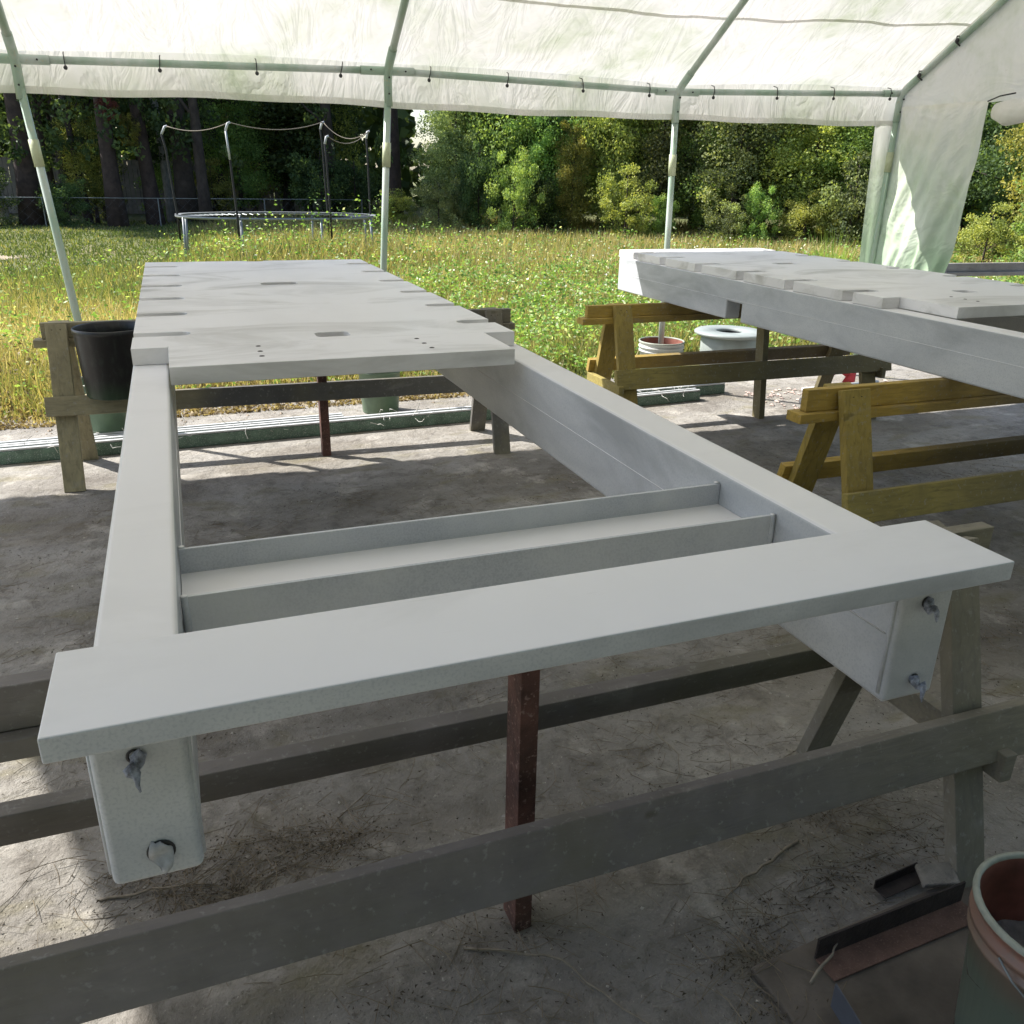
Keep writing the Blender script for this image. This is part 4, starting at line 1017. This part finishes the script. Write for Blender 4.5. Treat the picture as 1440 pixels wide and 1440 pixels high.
# ---------------------------------------------------------------- field grass and weeds
def field_points(n, r0, r1, th0, th1, rg):
    r = np.exp(rg.uniform(math.log(r0), math.log(r1), n)); th = rg.uniform(th0, th1, n)
    return r*np.sin(th), r*np.cos(th), r
def vnoise(X, Y, s, seed):
    rg = np.random.default_rng(seed); a = np.zeros_like(X)
    for k in range(6):
        f = s*rg.uniform(.6, 1.8, 2)*rg.choice([-1, 1], 2); a += np.sin(X*f[0]+Y*f[1]+rg.uniform(0, 6))
    return a/6
GM = leaf_mat('field_grass_blades', [(0, (.06, .09, .022)), (.30, (.14, .165, .042)), (.5, (.235, .215, .07)), (.75, (.32, .24, .11)), (1, (.50, .41, .24))], .4, .6)
WM = leaf_mat('broad_weed_leaves', [(0, (.06, .12, .02)), (.4, (.14, .26, .04)), (.7, (.24, .38, .06)), (.90, (.36, .44, .11)), (1, (.55, .57, .40))], .4, .45)
rg = np.random.default_rng(21)
n = 330000
X, Y, Rr = field_points(n, 6.0, 32, -.62, 1.42, rg)
ey = np.array([edge_y(x) for x in np.linspace(-30, 40, 1400)]); eyx = np.interp(X, np.linspace(-30, 40, 1400), ey)
keep = (Y > eyx+rg.normal(0, .12, n)) & ~((X > 4.2) & (X < 5.1) & (Y < 7.0)) & (Y < 30)
keep &= ~(((X+3.5)/1.0)**2 + ((Y-18.2)/.75)**2 < .55)
keep &= Rr < 30
X, Y, Rr, eyx = X[keep], Y[keep], Rr[keep], eyx[keep]; n = len(X)
lawn = np.clip((Y-13.0)/3, 0, 1)*np.clip((1.2-X)/1.5, 0, 1)
tall = np.clip((Y-10)/4, 0, 1)*np.clip((X-.5)/2, 0, 1)
h = (.13 + .12*rg.random(n) + .20*tall*rg.random(n) + .05*vnoise(X, Y, 1.3, 3))*(1-.72*lawn)
h *= np.clip((Y-eyx)/.6+.25, .25, 1)
tramp = np.exp(-(((X-2.1)/2.3)**2+((Y-15.2)/1.0)**2)); h += .55*tramp*rg.random(n)
dry = np.clip((1.5-X)/2, 0, 1)*np.clip((12-Y)/4, 0, 1)
col = np.clip(.46 + .24*vnoise(X, Y, .8, 4) + .2*rg.normal(size=n) - .34*lawn + .10*tall + .22*dry, 0, 1)
a = rg.uniform(0, 6.28, n); wd = .0035+.0011*Rr*.55; lx = rg.normal(0, .35, n)*h; ly = rg.normal(0, .35, n)*h
V = np.empty((n, 3, 3)); V[:, 0] = np.stack([X-wd*np.cos(a), Y-wd*np.sin(a), np.zeros(n)], 1); V[:, 1] = np.stack([X+wd*np.cos(a), Y+wd*np.sin(a), np.zeros(n)], 1); V[:, 2] = np.stack([X+lx, Y+ly, h], 1)
o = bpy.data.objects.new('field_grass', raw_mesh('field_grass', V.reshape(-1, 3), 3, n, GM, col)); COL.objects.link(o); tag(o, 'sunlit yellow green field grass reaching to the wood', 'grass', kind='stuff')
# broad leaved weeds
n = 260000
X, Y, Rr = field_points(n, 6.2, 26, -.55, 1.42, rg)
eyx = np.interp(X, np.linspace(-30, 40, 1400), ey)
dens = .28 + .9*np.clip((X-1.0)/1.5, 0, 1)*np.clip((15-Y)/4, 0, 1) + .45*np.exp(-(((X+1.2)/1.6)**2+((Y-9.2)/1.2)**2)) + .9*np.exp(-(((X-2.2)/2.3)**2+((Y-15.2)/1.0)**2))
dens *= np.clip(.75+.7*vnoise(X, Y, 1.7, 9), .15, 1.3)
lawn = np.clip((Y-13.0)/3, 0, 1)*np.clip((1.0-X)/1.5, 0, 1)
keep = (Y > eyx+.1) & (rg.random(n) < dens*(1-lawn)) & ~((X > 4.2) & (X < 5.1) & (Y < 7.0)) & (Y < 24)
X, Y, Rr, eyx = X[keep], Y[keep], Rr[keep], eyx[keep]; n = len(X)
hh = (.20+.16*vnoise(X, Y, 2.1, 12)+.65*np.exp(-(((X-2.2)/2.3)**2+((Y-15.2)/1.0)**2)) + .14*np.clip((X-1)/2, 0, 1))*np.clip((Y-eyx)/.8+.2, .2, 1)
hh *= .55+.9*np.clip(.5+.9*vnoise(X, Y, 4.5, 77), 0, 1); Z = np.maximum(.015, hh*(rg.random(n)**.6))
ax = rg.normal(size=(n, 3)); ax[:, 2] = np.abs(ax[:, 2])*.5
col = np.clip(.45+.2*vnoise(X, Y, 1.1, 15)+.24*rg.normal(size=n), 0, 1); col = np.where(rg.random(n) < .025, 1.0, col); col = np.where((rg.random(n) < .5*np.clip((1.2-X)/2, 0, 1)), np.clip(col+.25, 0, .92), col)
brn = np.clip((1.2-X)/2, 0, 1)*np.clip((9-Y)/2, 0, 1); 
o = bpy.data.objects.new('broadleaf_weeds', quads_mesh('broadleaf_weeds', np.stack([X, Y, Z], 1), (.026+.0022*Rr)*(.4+.9*rg.random(n)), WM, .5, axis=ax, rnd=col)); COL.objects.link(o); tag(o, 'lush broad leaved weeds between the concrete pad and the field', 'weeds', kind='stuff')
# dry leafy stalks near the pad edge on the left
DM = leaf_mat('dry_brown_leaves', [(0, (.09, .06, .03)), (.5, (.22, .16, .07)), (1, (.42, .34, .2))], .3, .7)
n = 30000; X = rg.uniform(-3, 2.2, n); Y = 6.1 + 2.6*rg.random(n)**1.5; Z = .01+.22*rg.random(n)**2*np.clip((Y-6.2), 0.03, 1)
keep = rg.random(n) < np.clip(.6+.6*vnoise(X, Y, 2.3, 31), 0, 1)
o = bpy.data.objects.new('dry_leaf_cover', quads_mesh('dry_leaf_cover', np.stack([X, Y, Z], 1)[keep], .035*(.6+.8*rg.random(keep.sum())), DM, .5)); COL.objects.link(o); tag(o, 'brown dried leaves and stems among the weeds by the pad edge', 'dry leaves', kind='stuff')
# litter on the edge
mb = MB()
for k in range(700):
    x = random.uniform(-2.5, 5.5); y = edge_y(x)-abs(random.gauss(0, .28)); rock(mb, (x, y, .006), random.choice([.004, .006, .010, .016]))
o = mb.build('edge_gravel', simple('tan_gravel', (.33, .27, .21), .95, .45, 6)); tag(o, 'tan gravel crumbs along the weedy edge of the pad', 'gravel', kind='stuff')
# flower heads
n = 900; X, Y, Rr = field_points(n, 7.5, 20, .05, .8, rg); k = (Y > 7.6); X, Y = X[k], Y[k]; n = len(X)
Z = .25+.22*rg.random(n); FL = leaf_mat('pale_seed_heads', [(0, (.45, .42, .3)), (1, (.75, .73, .62))], .3, .7)
o = bpy.data.objects.new('seed_heads', quads_mesh('seed_heads', np.stack([X, Y, Z], 1), 0.034*(.6+.7*rg.random(n)), FL, .8)); COL.objects.link(o); tag(o, 'pale seed heads and small white flowers over the field', 'flowers', kind='stuff')
# spiky grass clump by the curtain
def spiky(x, y, h, nb, label):
    vs = []; 
    for i in range(nb):
        a = random.uniform(0, 6.28); r = random.uniform(0, .12); b = h*random.uniform(.5, 1); l = random.uniform(.1, .42)*b; w_ = .012
        px, py = x+r*math.cos(a), y+r*math.sin(a)
        vs.append(((px-w_, py, 0), (px+w_, py, 0), (px+l*math.cos(a), py+l*math.sin(a), b)))
    V = np.array(vs).reshape(-1, 3); V[:, 0] -= x; V[:, 1] -= y
    o = bpy.data.objects.new('tall_grass_clump', raw_mesh('tall_grass_clump', V, 3, nb, WM, np.random.default_rng(2).uniform(.3, .8, nb))); COL.objects.link(o); o.location = (x, y, 0); tag(o, label, 'grass clump')
spiky(8.9, 10.3, 1.05, 90, 'tall spiky light green grass clump beside the curtain flap')
